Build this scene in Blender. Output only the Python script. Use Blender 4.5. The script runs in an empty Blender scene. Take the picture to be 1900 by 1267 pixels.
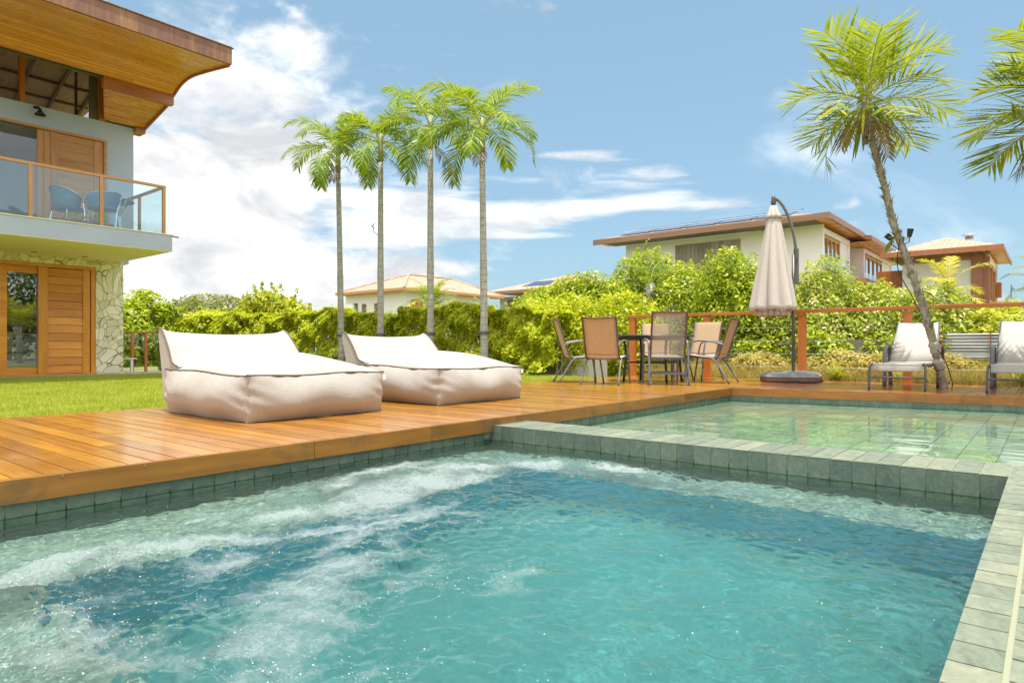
import bpy, math, random
import numpy as np
from mathutils import Vector, Matrix
R = math.radians
S = bpy.context.scene
COL = S.collection
rnd = random.Random(7)
RS = np.random.default_rng(11)

# ------------------------------------------------------------------ camera
cam = bpy.data.cameras.new("camera")
cam.sensor_width = 36.0
cam.lens = 36.0 * 1222 / 1900
cam.shift_y = 0.0055
cam.clip_start = 0.05
cam.clip_end = 3000
camo = bpy.data.objects.new("camera", cam)
COL.objects.link(camo)
YAW = math.atan(1002 / 1222)
camo.location = (0, 0, 0.55)
camo.rotation_euler = (R(90), 0, YAW - R(90))
S.camera = camo
# ------------------------------------------------------------------ render look
S.view_settings.view_transform = 'Standard'
S.view_settings.look = 'None'
S.view_settings.gamma = 1
S.view_settings.exposure = 0.74
S.render.engine = 'CYCLES'
S.cycles.use_denoising = True
S.cycles.max_bounces = 10
S.cycles.transparent_max_bounces = 12
S.cycles.transmission_bounces = 8
S.cycles.caustics_refractive = True
S.cycles.caustics_reflective = False
S.cycles.blur_glossy = 0.6
S.cycles.sample_clamp_indirect = 6.0
S.cycles.sample_clamp_direct = 14.0

# ------------------------------------------------------------------ sun
sd = Vector((-0.10, -0.16, 1.0)).normalized()
sun = bpy.data.lights.new("sun", 'SUN')
sun.energy = 4.1
sun.angle = R(0.53)
sun.color = (1.0, 0.955, 0.88)
sun.cycles.is_caustics_light = True
suno = bpy.data.objects.new("sun", sun)
suno.rotation_euler = sd.to_track_quat('Z', 'Y').to_euler()
COL.objects.link(suno)

# ------------------------------------------------------------------ node helper
class NT:
    def __init__(s, nt):
        s.nt = nt
    def n(s, typ, ins=None, **props):
        nd = s.nt.nodes.new(typ)
        for k, v in props.items():
            setattr(nd, k, v)
        if ins:
            for k, v in ins.items():
                inp = nd.inputs[k]
                if isinstance(v, bpy.types.NodeSocket):
                    s.nt.links.new(v, inp)
                else:
                    if isinstance(v, (tuple, list)) and len(v) == 3 and inp.type == 'RGBA':
                        v = (*v, 1)
                    inp.default_value = v
        return nd
    def math(s, op, a, b=0.0, c=0.0, clamp=False):
        nd = s.n('ShaderNodeMath', {0: a, 1: b, 2: c}, operation=op)
        nd.use_clamp = clamp
        return nd.outputs[0]
    def mix(s, f, a, b, blend='MIX'):
        nd = s.nt.nodes.new('ShaderNodeMix')
        nd.data_type = 'RGBA'
        nd.blend_type = blend
        for i, v in ((0, f), (6, a), (7, b)):
            if isinstance(v, bpy.types.NodeSocket):
                s.nt.links.new(v, nd.inputs[i])
            else:
                if i and len(v) == 3:
                    v = (*v, 1)
                nd.inputs[i].default_value = v
        return nd.outputs[2]
    def ramp(s, f, stops, interp='LINEAR'):
        nd = s.nt.nodes.new('ShaderNodeValToRGB')
        nd.color_ramp.interpolation = interp
        e = nd.color_ramp.elements
        while len(e) < len(stops):
            e.new(0.5)
        for i, (p, c) in enumerate(stops):
            e[i].position = p
            e[i].color = (*c, 1) if len(c) == 3 else c
        s.nt.links.new(f, nd.inputs[0])
        return nd.outputs[0]
    def obj(s):
        return s.n('ShaderNodeTexCoord').outputs['Object']
    def pos(s):
        return s.n('ShaderNodeNewGeometry').outputs['Position']
    def island(s):
        return s.n('ShaderNodeNewGeometry').outputs['Random Per Island']
    def mapv(s, v, scale=(1, 1, 1), loc=(0, 0, 0), rot=(0, 0, 0)):
        return s.n('ShaderNodeMapping', {0: v, 1: loc, 2: rot, 3: scale}).outputs[0]
    def noise(s, v, scale=5, detail=3, rough=0.5, dist=0.0):
        return s.n('ShaderNodeTexNoise', {'Vector': v, 'Scale': scale, 'Detail': detail,
                   'Roughness': rough, 'Distortion': dist}).outputs['Fac']
    def bump(s, h, strength=0.3, dist=0.01, normal=None):
        ins = {'Height': h, 'Strength': strength, 'Distance': dist}
        if normal is not None:
            ins['Normal'] = normal
        return s.n('ShaderNodeBump', ins).outputs[0]
    def link(s, a, b):
        s.nt.links.new(a, b)

# ------------------------------------------------------------------ sky
W = bpy.data.worlds.new("World")
S.world = W
W.use_nodes = True
w = NT(W.node_tree)
W.node_tree.nodes.clear()
sky = w.n('ShaderNodeTexSky', sky_type='NISHITA', sun_disc=False,
          sun_elevation=math.asin(sd.z), sun_rotation=math.atan2(sd.x, sd.y),
          air_density=1.0, dust_density=1.6, ozone_density=1.6)
d = w.n('ShaderNodeTexCoord').outputs['Generated']
sx = w.n('ShaderNodeSeparateXYZ', {0: d})
dx, dy, dz = sx.outputs
az = w.math('SUBTRACT', w.math('ARCTAN2', dy, dx), YAW)
hyp = w.math('SQRT', w.math('ADD', w.math('MULTIPLY', dx, dx), w.math('MULTIPLY', dy, dy)))
el = w.math('ARCTAN2', dz, hyp)
uv = w.n('ShaderNodeCombineXYZ', {0: az, 1: el, 2: 0.0}).outputs[0]
def blob(cu, cv, ru, rv, amp=1.0):
    a = w.math('DIVIDE', w.math('SUBTRACT', az, cu), ru)
    b = w.math('DIVIDE', w.math('SUBTRACT', el, cv), rv)
    q = w.math('ADD', w.math('MULTIPLY', a, a), w.math('MULTIPLY', b, b))
    return w.math('MULTIPLY', w.math('POWER', 2.718, w.math('MULTIPLY', q, -1.0)), amp)
def add(*xs):
    r = xs[0]
    for x in xs[1:]:
        r = w.math('ADD', r, x)
    return r
def ang(px, py):
    t = math.atan((950 - px) / 1222)
    return t, math.atan((644 - py) / 1222 * math.cos(t))
def pb(px, py, rx, ry, amp=1.0):
    t, e = ang(px, py)
    return blob(t, e, rx / 1222 * math.cos(t), ry / 1222 * math.cos(t), amp)
# soft cumulus bank
n1 = w.noise(w.mapv(uv, (1, 1.9, 1)), 4.2, 9, 0.56, 0.5)
cum = add(w.math('MULTIPLY', n1, 1.7), pb(1430, 60, 200, 100, -0.5), pb(1310, 210, 190, 70, -0.35), pb(1180, 130, 90, 60, -0.3), pb(1700, 330, 170, 60, -0.35), pb(400, 430, 300, 190, 0.62), pb(520, 560, 230, 60, 0.30),
          pb(330, 330, 140, 90, 0.20), pb(660, 540, 130, 50, 0.25), pb(780, 500, 130, 30, 0.22), -0.93)
cum = w.n('ShaderNodeMapRange', {0: cum, 1: 0.0, 2: 0.30, 3: 0.0, 4: 1.0}, interpolation_type='SMOOTHSTEP').outputs[0]
# mottled high cloud
n2 = w.noise(w.mapv(uv, (1, 1.8, 1), rot=(0, 0, -0.35)), 22, 8, 0.62, 0.4)
n2b = w.noise(w.mapv(uv, (1, 2.4, 1), rot=(0, 0, -0.3)), 4.5, 4, 0.5)
mot = add(w.math('MULTIPLY', n2, 0.9), w.math('MULTIPLY', n2b, 0.9), pb(440, 150, 260, 95, 0.62), pb(260, 250, 200, 110, 0.35),
          pb(560, 190, 130, 40, 0.2), -1.06)
mot = w.n('ShaderNodeMapRange', {0: mot, 1: 0.0, 2: 0.55, 3: 0.0, 4: 0.85}, interpolation_type='SMOOTHSTEP').outputs[0]
mot = w.math('MULTIPLY', mot, w.n('ShaderNodeMapRange', {0: az, 1: -0.02, 2: 0.22, 3: 0.12, 4: 1.0}).outputs[0])
# wind-drawn streaks
n3 = w.noise(w.mapv(uv, (1, 7.5, 1), rot=(0, 0, 0.05)), 5.0, 7, 0.55, 0.3)
st = add(w.math('MULTIPLY', n3, 1.5), pb(1430, 60, 200, 100, -0.5), pb(1310, 210, 190, 70, -0.35), pb(1180, 130, 90, 60, -0.3), pb(1700, 330, 170, 60, -0.35), pb(980, 400, 130, 15, 0.62), pb(1090, 383, 120, 13, 0.68), pb(1080, 287, 100, 13, 0.6),
         pb(1200, 335, 110, 24, 0.52), pb(960, 436, 90, 9, 0.4), pb(1320, 385, 140, 24, 0.48), pb(860, 385, 260, 70, 0.36),
         pb(760, 440, 160, 60, 0.30), pb(1240, 180, 60, 26, 0.34), pb(1410, 160, 70, 24, 0.28), pb(1565, 316, 50, 10, 0.42),
         pb(600, 400, 260, 110, 0.30), pb(700, 370, 200, 20, 0.3), -1.00)
st = w.n('ShaderNodeMapRange', {0: st, 1: 0.0, 2: 0.5, 3: 0.0, 4: 0.85}, interpolation_type='SMOOTHSTEP').outputs[0]
# a few small puffs
n4 = w.noise(w.mapv(uv, (1, 1.3, 1), rot=(0, 0, -0.5)), 11, 8, 0.6, 0.3)
pf = add(w.math('MULTIPLY', n4, 1.3), pb(1430, 60, 200, 100, -0.5), pb(1310, 210, 190, 70, -0.35), pb(1180, 130, 90, 60, -0.3), pb(1700, 330, 170, 60, -0.35), pb(1560, 385, 46, 22, 0.62), pb(1590, 365, 30, 16, 0.4), pb(1610, 400, 22, 22, 0.3), pb(740, 500, 60, 22, 0.5),
         pb(830, 500, 50, 16, 0.4), -1.12)
pf = w.n('ShaderNodeMapRange', {0: pf, 1: 0.0, 2: 0.4, 3: 0.0, 4: 0.95}, interpolation_type='SMOOTHSTEP').outputs[0]
cl = w.math('MAXIMUM', w.math('MAXIMUM', cum, mot), w.math('MAXIMUM', st, pf))
up = w.n('ShaderNodeMapRange', {0: el, 1: -0.01, 2: 0.03, 3: 0.0, 4: 1.0}).outputs[0]
cl = w.math('MULTIPLY', cl, up)
n5 = w.noise(w.mapv(uv, (1, 1.8, 1), loc=(0.0, 0.03, 0)), 6.5, 7, 0.6, 0.4)
# unseen bright cloud added behind and above the viewer as fill light
nb = w.noise(w.mapv(d, (1, 1, 1.6)), 2.2, 6, 0.55, 0.4)
bk = w.n('ShaderNodeMapRange', {0: w.math('ABSOLUTE', az), 1: 1.15, 2: 1.6, 3: 0.0, 4: 0.75}).outputs[0]
bk = w.math('ADD', bk, w.n('ShaderNodeMapRange', {0: el, 1: 0.65, 2: 0.95, 3: 0.0, 4: 0.62}).outputs[0])
bk = add(nb, bk, -0.62)
bk = w.n('ShaderNodeMapRange', {0: bk, 1: 0.0, 2: 0.25, 3: 0.0, 4: 1.0}, interpolation_type='SMOOTHSTEP').outputs[0]
bk = w.math('MULTIPLY', bk, up)
ccol = w.ramp(n5, [(0.34, (5.2, 5.4, 5.6)), (0.46, (6.9, 6.95, 7.0)), (0.57, (9.6, 9.5, 9.3))])
skyc = w.mix(1.0, sky.outputs[0], (0.96, 1.07, 1.08), 'MULTIPLY')
pale = w.mix(0.42, skyc, (3.5, 5.6, 7.0))
colr = w.mix(bk, w.mix(cl, pale, ccol), (11.0, 11.2, 11.5))
bg = w.n('ShaderNodeBackground', {'Color': colr, 'Strength': 0.085})
W.node_tree.links.new(bg.outputs[0], w.n('ShaderNodeOutputWorld').inputs[0])

# ------------------------------------------------------------------ materials
MATS = {}
def mat(name):
    m = bpy.data.materials.new(name)
    m.use_nodes = True
    m.node_tree.nodes.clear()
    t = NT(m.node_tree)
    t.m = m
    MATS[name] = m
    return t
def fin(t, sh):
    t.link(sh, t.n('ShaderNodeOutputMaterial').inputs[0])
    return t.m
def princ(t, col, rough=0.5, metal=0.0, normal=None, spec=0.5, coat=0.0, coat_rough=0.1, **kw):
    ins = {'Base Color': col, 'Roughness': rough, 'Metallic': metal, 'Specular IOR Level': spec,
           'Coat Weight': coat, 'Coat Roughness': coat_rough}
    if normal is not None:
        ins['Normal'] = normal
    ins.update(kw)
    return t.n('ShaderNodeBsdfPrincipled', ins).outputs[0]

def paint(name, col, rough=0.6, var=0.06, scale=1.2, bump=0.0):
    t = mat(name)
    p = t.pos()
    f = t.noise(p, scale, 5, 0.6)
    lo = tuple(c * (1 - var * 2) for c in col)
    hi = tuple(min(1, c * (1 + var)) for c in col)
    c = t.ramp(f, [(0.3, lo), (0.65, hi)])
    nm = None
    if bump:
        nm = t.bump(t.noise(p, 90, 3, 0.6), bump, 0.004)
    return fin(t, princ(t, c, rough, normal=nm))

def wood(name, c1, c2, axis=0, rough=0.35, coat=0.0, stretch=0.06, scale=9.0, isl=0.35, dark=0.5, coat_rough=0.12, stain=None):
    """axis = grain direction"""
    t = mat(name)
    p = t.pos()
    off = t.n('ShaderNodeVectorMath', {0: p, 1: t.n('ShaderNodeCombineXYZ', {0: t.math('MULTIPLY', t.island(), 17.0),
              1: t.math('MULTIPLY', t.island(), 29.0), 2: t.math('MULTIPLY', t.island(), 11.0)}).outputs[0]}).outputs[0]
    sc = [1, 1, 1]
    sc[axis] = stretch
    v = t.mapv(off, tuple(sc))
    g1 = t.noise(v, scale, 6, 0.6, 0.6)
    g2 = t.noise(v, scale * 6, 4, 0.6)
    f = t.math('ADD', t.math('MULTIPLY', g1, 0.7), t.math('MULTIPLY', g2, 0.3))
    c = t.ramp(f, [(0.32, c1), (0.66, c2)])
    rv = t.math('ADD', t.math('MULTIPLY', t.island(), isl * 1.3), 1 - isl * 0.75)
    c = t.mix(1.0, c, t.n('ShaderNodeCombineXYZ', {0: rv, 1: t.math('POWER', rv, 1.25), 2: t.math('POWER', rv, 1.5)}).outputs[0], 'MULTIPLY')
    if stain:
        sm = t.noise(p, stain[1], 5, 0.65, 0.4)
        sm = t.n('ShaderNodeMapRange', {0: sm, 1: 0.52, 2: 0.68, 3: 0.0, 4: stain[2]}).outputs[0]
        c = t.mix(sm, c, stain[0])
    r = t.n('ShaderNodeMapRange', {0: t.noise(p, 3.0, 4), 1: 0.3, 2: 0.7, 3: rough * 0.75, 4: rough * 1.35}).outputs[0]
    nm = t.bump(f, 0.25, 0.003)
    return fin(t, princ(t, c, r, normal=nm, coat=coat, coat_rough=coat_rough))

DECK = wood("deck_wood", (0.22, 0.080, 0.004), (0.48, 0.205, 0.012), 1, 0.34, coat=0.6, isl=0.36, coat_rough=0.15, stain=((0.40, 0.20, 0.045), 3.2, 0.6))
DECKX = wood("deck_wood_far", (0.20, 0.05, 0.01), (0.38, 0.125, 0.022), 0, 0.34, coat=0.5, isl=0.34, coat_rough=0.16, stain=((0.5, 0.27, 0.13), 2.2, 0.5))
FASCIA = wood("fascia_wood", (0.14, 0.058, 0.008), (0.32, 0.14, 0.018), 0, 0.42, isl=0.25, scale=5, stretch=0.10, stain=((0.09, 0.065, 0.02), 3.0, 0.85))
FASCIAY = wood("fascia_wood_far", (0.20, 0.07, 0.012), (0.38, 0.15, 0.025), 1, 0.45, isl=0.1, scale=5, stretch=0.12, stain=((0.16, 0.10, 0.03), 3.0, 0.6))
WX = wood("door_slat_wood", (0.52, 0.17, 0.012), (0.80, 0.34, 0.035), 0, 0.4, isl=0.3, stretch=0.1)
WZ = wood("door_stile_wood", (0.56, 0.20, 0.016), (0.80, 0.35, 0.04), 2, 0.4, isl=0.15, stretch=0.1)
WPX = wood("pale_slat_wood", (0.44, 0.20, 0.065), (0.62, 0.31, 0.12), 0, 0.45, isl=0.12, stretch=0.1)
WPZ = wood("pale_stile_wood", (0.44, 0.20, 0.065), (0.62, 0.31, 0.12), 2, 0.45, isl=0.1, stretch=0.1)
SOFFIT = wood("soffit_wood", (0.66, 0.22, 0.03), (0.92, 0.44, 0.10), 0, 0.28, isl=0.2, stretch=0.05)
REDX = wood("red_beam_wood", (0.30, 0.10, 0.04), (0.48, 0.17, 0.07), 0, 0.4, isl=0.1, stretch=0.1)
REDY = wood("red_rail_wood", (0.34, 0.09, 0.015), (0.55, 0.18, 0.03), 1, 0.35, isl=0.1, stretch=0.1)
REDZ = wood("red_post_wood", (0.40, 0.11, 0.015), (0.62, 0.20, 0.03), 2, 0.35, isl=0.15, stretch=0.1)
BROWNZ = wood("brown_panel_wood", (0.22, 0.085, 0.045), (0.34, 0.14, 0.075), 2, 0.5, isl=0.2, stretch=0.06, scale=5)
BROWNY = wood("brown_band_wood", (0.20, 0.10, 0.055), (0.34, 0.18, 0.10), 1, 0.5, isl=0.2, stretch=0.06, scale=5)
GREYZ = wood("grey_panel_wood", (0.22, 0.20, 0.16), (0.34, 0.31, 0.25), 2, 0.6, isl=0.25, stretch=0.05, scale=4)
CEILW = wood("woven_ceiling", (0.62, 0.38, 0.18), (0.85, 0.60, 0.34), 1, 0.7, isl=0.2, stretch=0.5, scale=14)

def rust():
    t = mat("rusty_fascia_metal")
    p = t.pos()
    a = t.noise(t.mapv(p, (1, 1, 0.5)), 1.6, 8, 0.65, 0.5)
    b = t.noise(t.mapv(p, (6, 6, 0.7)), 3, 5, 0.6)
    f = t.math('ADD', t.math('MULTIPLY', a, 0.65), t.math('MULTIPLY', b, 0.35))
    c = t.ramp(f, [(0.33, (0.11, 0.05, 0.04)), (0.5, (0.22, 0.10, 0.06)), (0.60, (0.32, 0.15, 0.07)), (0.70, (0.55, 0.30, 0.07))])
    return fin(t, princ(t, c, 0.55, normal=t.bump(a, 0.3, 0.01)))
RUST = rust()
WALLB = paint("blue_grey_render", (0.47, 0.55, 0.72), 0.8, 0.03, 2, 0.15)
SLABW = paint("slab_render", (0.40, 0.45, 0.56), 0.75, 0.03, 1.5, 0.1)
WHITE = paint("white_render", (0.80, 0.79, 0.75), 0.7, 0.03, 1.5, 0.05)
SLABU = paint("slab_underside_paint", (0.95, 0.82, 0.66), 0.8, 0.02, 1.5, 0.0)
OFFW = paint("off_white_render", (0.87, 0.84, 0.84), 0.8, 0.04, 0.8)
GREYW = paint("grey_render", (0.66, 0.65, 0.61), 0.8, 0.04, 0.8)
PAVE = paint("paving_concrete", (0.55, 0.52, 0.46), 0.8, 0.08, 4, 0.2)
GMETAL = paint("grey_powder_coat", (0.085, 0.092, 0.11), 0.38, 0.05, 6)
GMETL = paint("grey_light_metal", (0.15, 0.15, 0.16), 0.35, 0.05, 6)
BRMETAL = paint("brown_powder_coat", (0.11, 0.05, 0.035), 0.4, 0.06, 6)
PARM = paint("bronze_pole_metal", (0.13, 0.115, 0.10), 0.38, 0.05, 6)
BLACK = paint("black_plastic", (0.02, 0.02, 0.023), 0.4, 0.1, 8)
DARKGREY = paint("dark_grey_plastic", (0.13, 0.13, 0.14), 0.55, 0.08, 8, 0.1)
GREYLID = paint("grey_plastic_lid", (0.20, 0.20, 0.21), 0.5, 0.06, 5)
BASEBR = paint("brown_plastic_base", (0.15, 0.09, 0.065), 0.6, 0.08, 8, 0.1)
CHROME = fin(*(lambda t: (t, princ(t, (0.75, 0.77, 0.8), 0.18, 1.0)))(mat("chrome")))
WICKER = paint("blue_wicker", (0.12, 0.25, 0.33), 0.6, 0.2, 60, 0.6)
STEEL = fin(*(lambda t: (t, princ(t, (0.55, 0.57, 0.6), 0.32, 1.0)))(mat("steel_cable")))
CONC = paint("weathered_concrete", (0.42, 0.40, 0.36), 0.85, 0.12, 2.5, 0.3)
CREAMP = paint("cream_edge", (0.72, 0.70, 0.52), 0.6, 0.03, 3)
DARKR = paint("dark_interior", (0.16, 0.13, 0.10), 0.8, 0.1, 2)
ROOMW = paint("room_wall_paint", (0.80, 0.80, 0.82), 0.8, 0.03, 2)

def stone():
    t = mat("crazy_paved_stone")
    p = t.pos()
    q = t.n('ShaderNodeVectorMath', {0: p, 1: t.n('ShaderNodeTexNoise', {'Vector': p, 'Scale': 1.2, 'Detail': 1.0}).outputs['Color']}).outputs[0]
    v = t.mapv(q, (1, 0.4, 0.95))
    e = t.n('ShaderNodeTexVoronoi', {'Vector': v, 'Scale': 6.2, 'Randomness': 0.95}, feature='DISTANCE_TO_EDGE').outputs['Distance']
    c = t.n('ShaderNodeTexVoronoi', {'Vector': v, 'Scale': 6.2, 'Randomness': 0.95}, feature='F1').outputs['Color']
    cs = t.n('ShaderNodeSeparateColor', {0: c}).outputs[0]
    sp = t.noise(p, 9, 7, 0.65)
    f = t.math('ADD', t.math('MULTIPLY', cs, 0.55), t.math('MULTIPLY', sp, 0.45))
    col = t.ramp(f, [(0.2, (0.66, 0.60, 0.42)), (0.5, (0.80, 0.73, 0.52)), (0.8, (0.90, 0.84, 0.66))])
    g = t.n('ShaderNodeMapRange', {0: e, 1: 0.010, 2: 0.024, 3: 0.0, 4: 1.0}, interpolation_type='SMOOTHSTEP').outputs[0]
    col = t.mix(g, (0.34, 0.29, 0.17), col)
    h = t.math('ADD', g, t.math('MULTIPLY', sp, 0.35))
    return fin(t, princ(t, col, 0.8, normal=t.bump(t.math('ADD', h, t.math('MULTIPLY', cs, 0.6)), 1.0, 0.03)))
STONE = stone()

def tile(name, rough, wet, hi=1.0, tint=(1, 1, 1)):
    t = mat(name)
    p = t.pos()
    isl = t.island()
    off = t.n('ShaderNodeVectorMath', {0: p, 1: t.n('ShaderNodeCombineXYZ', {0: t.math('MULTIPLY', isl, 13.0), 1: t.math('MULTIPLY', isl, 31.0), 2: 0.0}).outputs[0]}).outputs[0]
    n = t.noise(t.mapv(off, (0.6, 1, 1.0)), 14, 9, 0.68, 1.2)
    n2 = t.noise(off, 60, 5, 0.7)
    f = t.math('ADD', t.math('MULTIPLY', n, 0.6), t.math('ADD', t.math('MULTIPLY', n2, 0.26), t.math('MULTIPLY', isl, 0.14)))
    k = hi
    col = t.ramp(f, [(0.30, (0.085 * k, 0.115 * k, 0.095 * k)), (0.50, (0.17 * k, 0.205 * k, 0.165 * k)), (0.64, (0.25 * k, 0.265 * k, 0.205 * k)), (0.8, (0.36 * k, 0.35 * k, 0.26 * k))])
    col = t.mix(1.0, col, tint, 'MULTIPLY')
    if wet:
        z = t.n('ShaderNodeSeparateXYZ', {0: p}).outputs[2]
        zz = t.math('ADD', z, t.math('MULTIPLY', t.math('SUBTRACT', t.noise(p, 5, 4), 0.5), 0.03))
        m = t.n('ShaderNodeMapRange', {0: zz, 1: -0.178, 2: -0.17, 3: 1.0, 4: 0.0}).outputs[0]
        col = t.mix(t.math('MULTIPLY', m, 0.62), col, t.mix(1.0, col, (0.50, 0.72, 0.55), 'MULTIPLY'))
    return fin(t, princ(t, col, rough, spec=0.4, normal=t.bump(f, 0.5, 0.004)))
TILE = tile("green_stone_tile", 0.5, False, 1.0)
TILEW = tile("green_stone_tile_wall", 0.42, True, 0.82, (0.90, 1.0, 0.92))
TILET = tile("green_stone_coping", 0.7, False, 0.92, (1.02, 0.98, 0.86))
TILEF = tile("green_stone_floor", 0.5, False, 2.2)
TILES = tile("green_stone_bench", 0.5, False, 1.8)
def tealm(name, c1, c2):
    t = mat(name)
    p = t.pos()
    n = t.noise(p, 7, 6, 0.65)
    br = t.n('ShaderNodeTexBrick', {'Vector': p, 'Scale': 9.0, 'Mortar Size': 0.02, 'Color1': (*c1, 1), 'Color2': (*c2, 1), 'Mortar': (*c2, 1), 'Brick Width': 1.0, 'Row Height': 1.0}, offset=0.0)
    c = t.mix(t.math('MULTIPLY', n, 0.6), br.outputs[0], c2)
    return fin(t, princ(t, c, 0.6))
TEALF = tealm("depth_tinted_floor_mosaic", (0.12, 0.48, 0.42), (0.17, 0.56, 0.50))  # tint of light lost in deep water, put into the floor colour
TEALD = tealm("shade_tinted_riser_mosaic", (0.015, 0.50, 0.62), (0.02, 0.60, 0.72))  # blue shade of the unlit bench faces painted into the tile colour
def grout():
    t = mat("tile_grout")
    p = t.pos()
    z = t.n('ShaderNodeSeparateXYZ', {0: p}).outputs[2]
    m = t.n('ShaderNodeMapRange', {0: t.math('ADD', z, t.math('MULTIPLY', t.noise(p, 8, 3), 0.02)), 1: -0.16, 2: -0.135, 3: 1.0, 4: 0.0}).outputs[0]
    c = t.mix(m, (0.26, 0.27, 0.18), (0.045, 0.10, 0.05))
    return fin(t, princ(t, c, 0.85))
GROUT = grout()
ALGAE = paint("grout_algae", (0.03, 0.075, 0.03), 0.8, 0.2, 20)

def fabric(name, col, trans=0.0, weave=420, rough=0.9, wr=0.0, alpha=1.0, var=0.16):
    t = mat(name)
    p = t.obj()
    a = t.noise(t.mapv(p, (1, 1, 0.15)), weave * 0.5, 2, 0.5)
    b = t.noise(t.mapv(p, (0.15, 0.15, 1)), weave * 0.5, 2, 0.5)
    f = t.math('MULTIPLY', t.math('ADD', a, b), 0.5)
    lo = tuple(c * (1 - var) for c in col)
    hi = tuple(min(1, c * (1 + var * .6)) for c in col)
    c = t.ramp(f, [(0.36, lo), (0.62, hi)])
    if wr:
        g2 = t.noise(p, 70, 4, 0.7)
        c = t.mix(t.n('ShaderNodeMapRange', {0: g2, 1: 0.35, 2: 0.65, 3: 0.0, 4: 0.35}).outputs[0], c, tuple(q * 0.72 for q in col))
    h = f
    if wr:
        h = t.math('ADD', t.math('MULTIPLY', f, 0.12), t.math('MULTIPLY', t.noise(t.mapv(p, (1, 1, 1)), 4.5, 5, 0.55, 0.8), wr))
    nm = t.bump(h, 0.5, 0.012 if wr else 0.002)
    sh = princ(t, c, rough, normal=nm, spec=0.2, **({'Sheen Weight': 0.15}))
    if trans:
        tr = t.n('ShaderNodeBsdfTranslucent', {'Color': c}).outputs[0]
        sh = t.n('ShaderNodeMixShader', {0: trans, 1: sh, 2: tr}).outputs[0]
    if alpha < 1:
        tp = t.n('ShaderNodeBsdfTransparent').outputs[0]
        sh = t.n('ShaderNodeMixShader', {0: alpha, 1: tp, 2: sh}).outputs[0]
    return fin(t, sh)
CREAM = fabric("cream_outdoor_fabric", (0.385, 0.36, 0.325), 0.0, 350, 0.95, 0.9, var=0.07)
PIPING = paint("piping_cord", (0.13, 0.10, 0.075), 0.8, 0.1, 10)
SLING = fabric("tan_sling_mesh", (0.60, 0.43, 0.26), 0.28, 300, 0.8)
SLINGO = fabric("open_sling_mesh", (0.42, 0.39, 0.33), 0.2, 300, 0.8, 0.0, 0.38)
SLINGL = fabric("pale_sling_mesh", (0.52, 0.48, 0.43), 0.15, 300, 0.8)
PARF = fabric("parasol_canvas", (0.84, 0.77, 0.72), 0.42, 500, 0.9, 0.35)

def glass(name, tint, refl=1.0, rough=0.0):
    t = mat(name)
    bf = t.n('ShaderNodeNewGeometry').outputs['Backfacing']
    fr = t.n('ShaderNodeFresnel', {'IOR': t.math('MULTIPLY_ADD', bf, 1 / 1.5 - 1.5, 1.5)}).outputs[0]
    g = t.n('ShaderNodeBsdfGlossy', {'Color': (0.95, 0.97, 1.0), 'Roughness': rough}).outputs[0]
    tp = t.n('ShaderNodeBsdfTransparent', {'Color': tint}).outputs[0]
    return fin(t, t.n('ShaderNodeMixShader', {0: t.math('MULTIPLY', fr, refl, clamp=True), 1: tp, 2: g}).outputs[0])
GLASSB = glass("blue_tinted_glass", (0.80, 0.93, 0.985), 1.3)
GLASSC = glass("clear_glass", (0.93, 0.97, 0.96), 1.2)
GLASSD = glass("door_glass", (0.90, 0.92, 0.88), 3.2)
GLASSW = glass("window_glass", (0.85, 0.82, 0.78), 1.5)

def leaf(name, stops, trans=0.35, rough=0.42, spec=0.6, transcol=(0.55, 0.62, 0.02)):
    spec = spec * 0.55
    t = mat(name)
    pz = t.noise(t.pos(), 2.6, 4, 0.65)
    c = t.ramp(t.math('ADD', t.math('MULTIPLY', t.island(), 0.72), t.math('MULTIPLY_ADD', pz, 1.1, -0.42)), stops)
    pr = princ(t, c, rough, spec=spec)
    tc = t.mix(0.55, c, transcol)
    tr = t.n('ShaderNodeBsdfTranslucent', {'Color': tc}).outputs[0]
    return fin(t, t.n('ShaderNodeMixShader', {0: trans, 1: pr, 2: tr}).outputs[0])
LHEDGE = leaf("hedge_leaf", [(0.0, (0.20, 0.29, 0.012)), (0.28, (0.38, 0.46, 0.015)), (0.66, (0.70, 0.69, 0.03)), (0.95, (0.90, 0.83, 0.12))], 0.52, 0.32)
LVINE = leaf("vine_leaf", [(0.0, (0.05, 0.12, 0.008)), (0.36, (0.24, 0.34, 0.012)), (0.78, (0.52, 0.57, 0.02)), (0.97, (0.80, 0.76, 0.12))], 0.38, 0.32)
LFLOW = leaf("flowering_leaf", [(0.0, (0.08, 0.15, 0.012)), (0.35, (0.27, 0.37, 0.02)), (0.70, (0.52, 0.56, 0.05)), (0.78, (0.80, 0.70, 0.26)), (1.0, (0.84, 0.64, 0.42))], 0.38, 0.34)
LYEL = leaf("yellow_leaf", [(0.0, (0.22, 0.30, 0.02)), (0.45, (0.46, 0.50, 0.03)), (0.9, (0.72, 0.62, 0.05))], 0.45)
LDARK = leaf("dark_leaf", [(0.0, (0.03, 0.08, 0.012)), (0.6, (0.08, 0.17, 0.02)), (1.0, (0.18, 0.28, 0.03))])
LOLIVE = leaf("olive_leaf", [(0.0, (0.10, 0.12, 0.03)), (0.6, (0.18, 0.19, 0.05)), (1.0, (0.27, 0.25, 0.09))])
LPALM = leaf("palm_leaflet", [(0.0, (0.03, 0.10, 0.006)), (0.42, (0.12, 0.25, 0.01)), (0.8, (0.38, 0.46, 0.012)), (1.0, (0.68, 0.52, 0.03))], 0.34, 0.35, 0.7)
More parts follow.
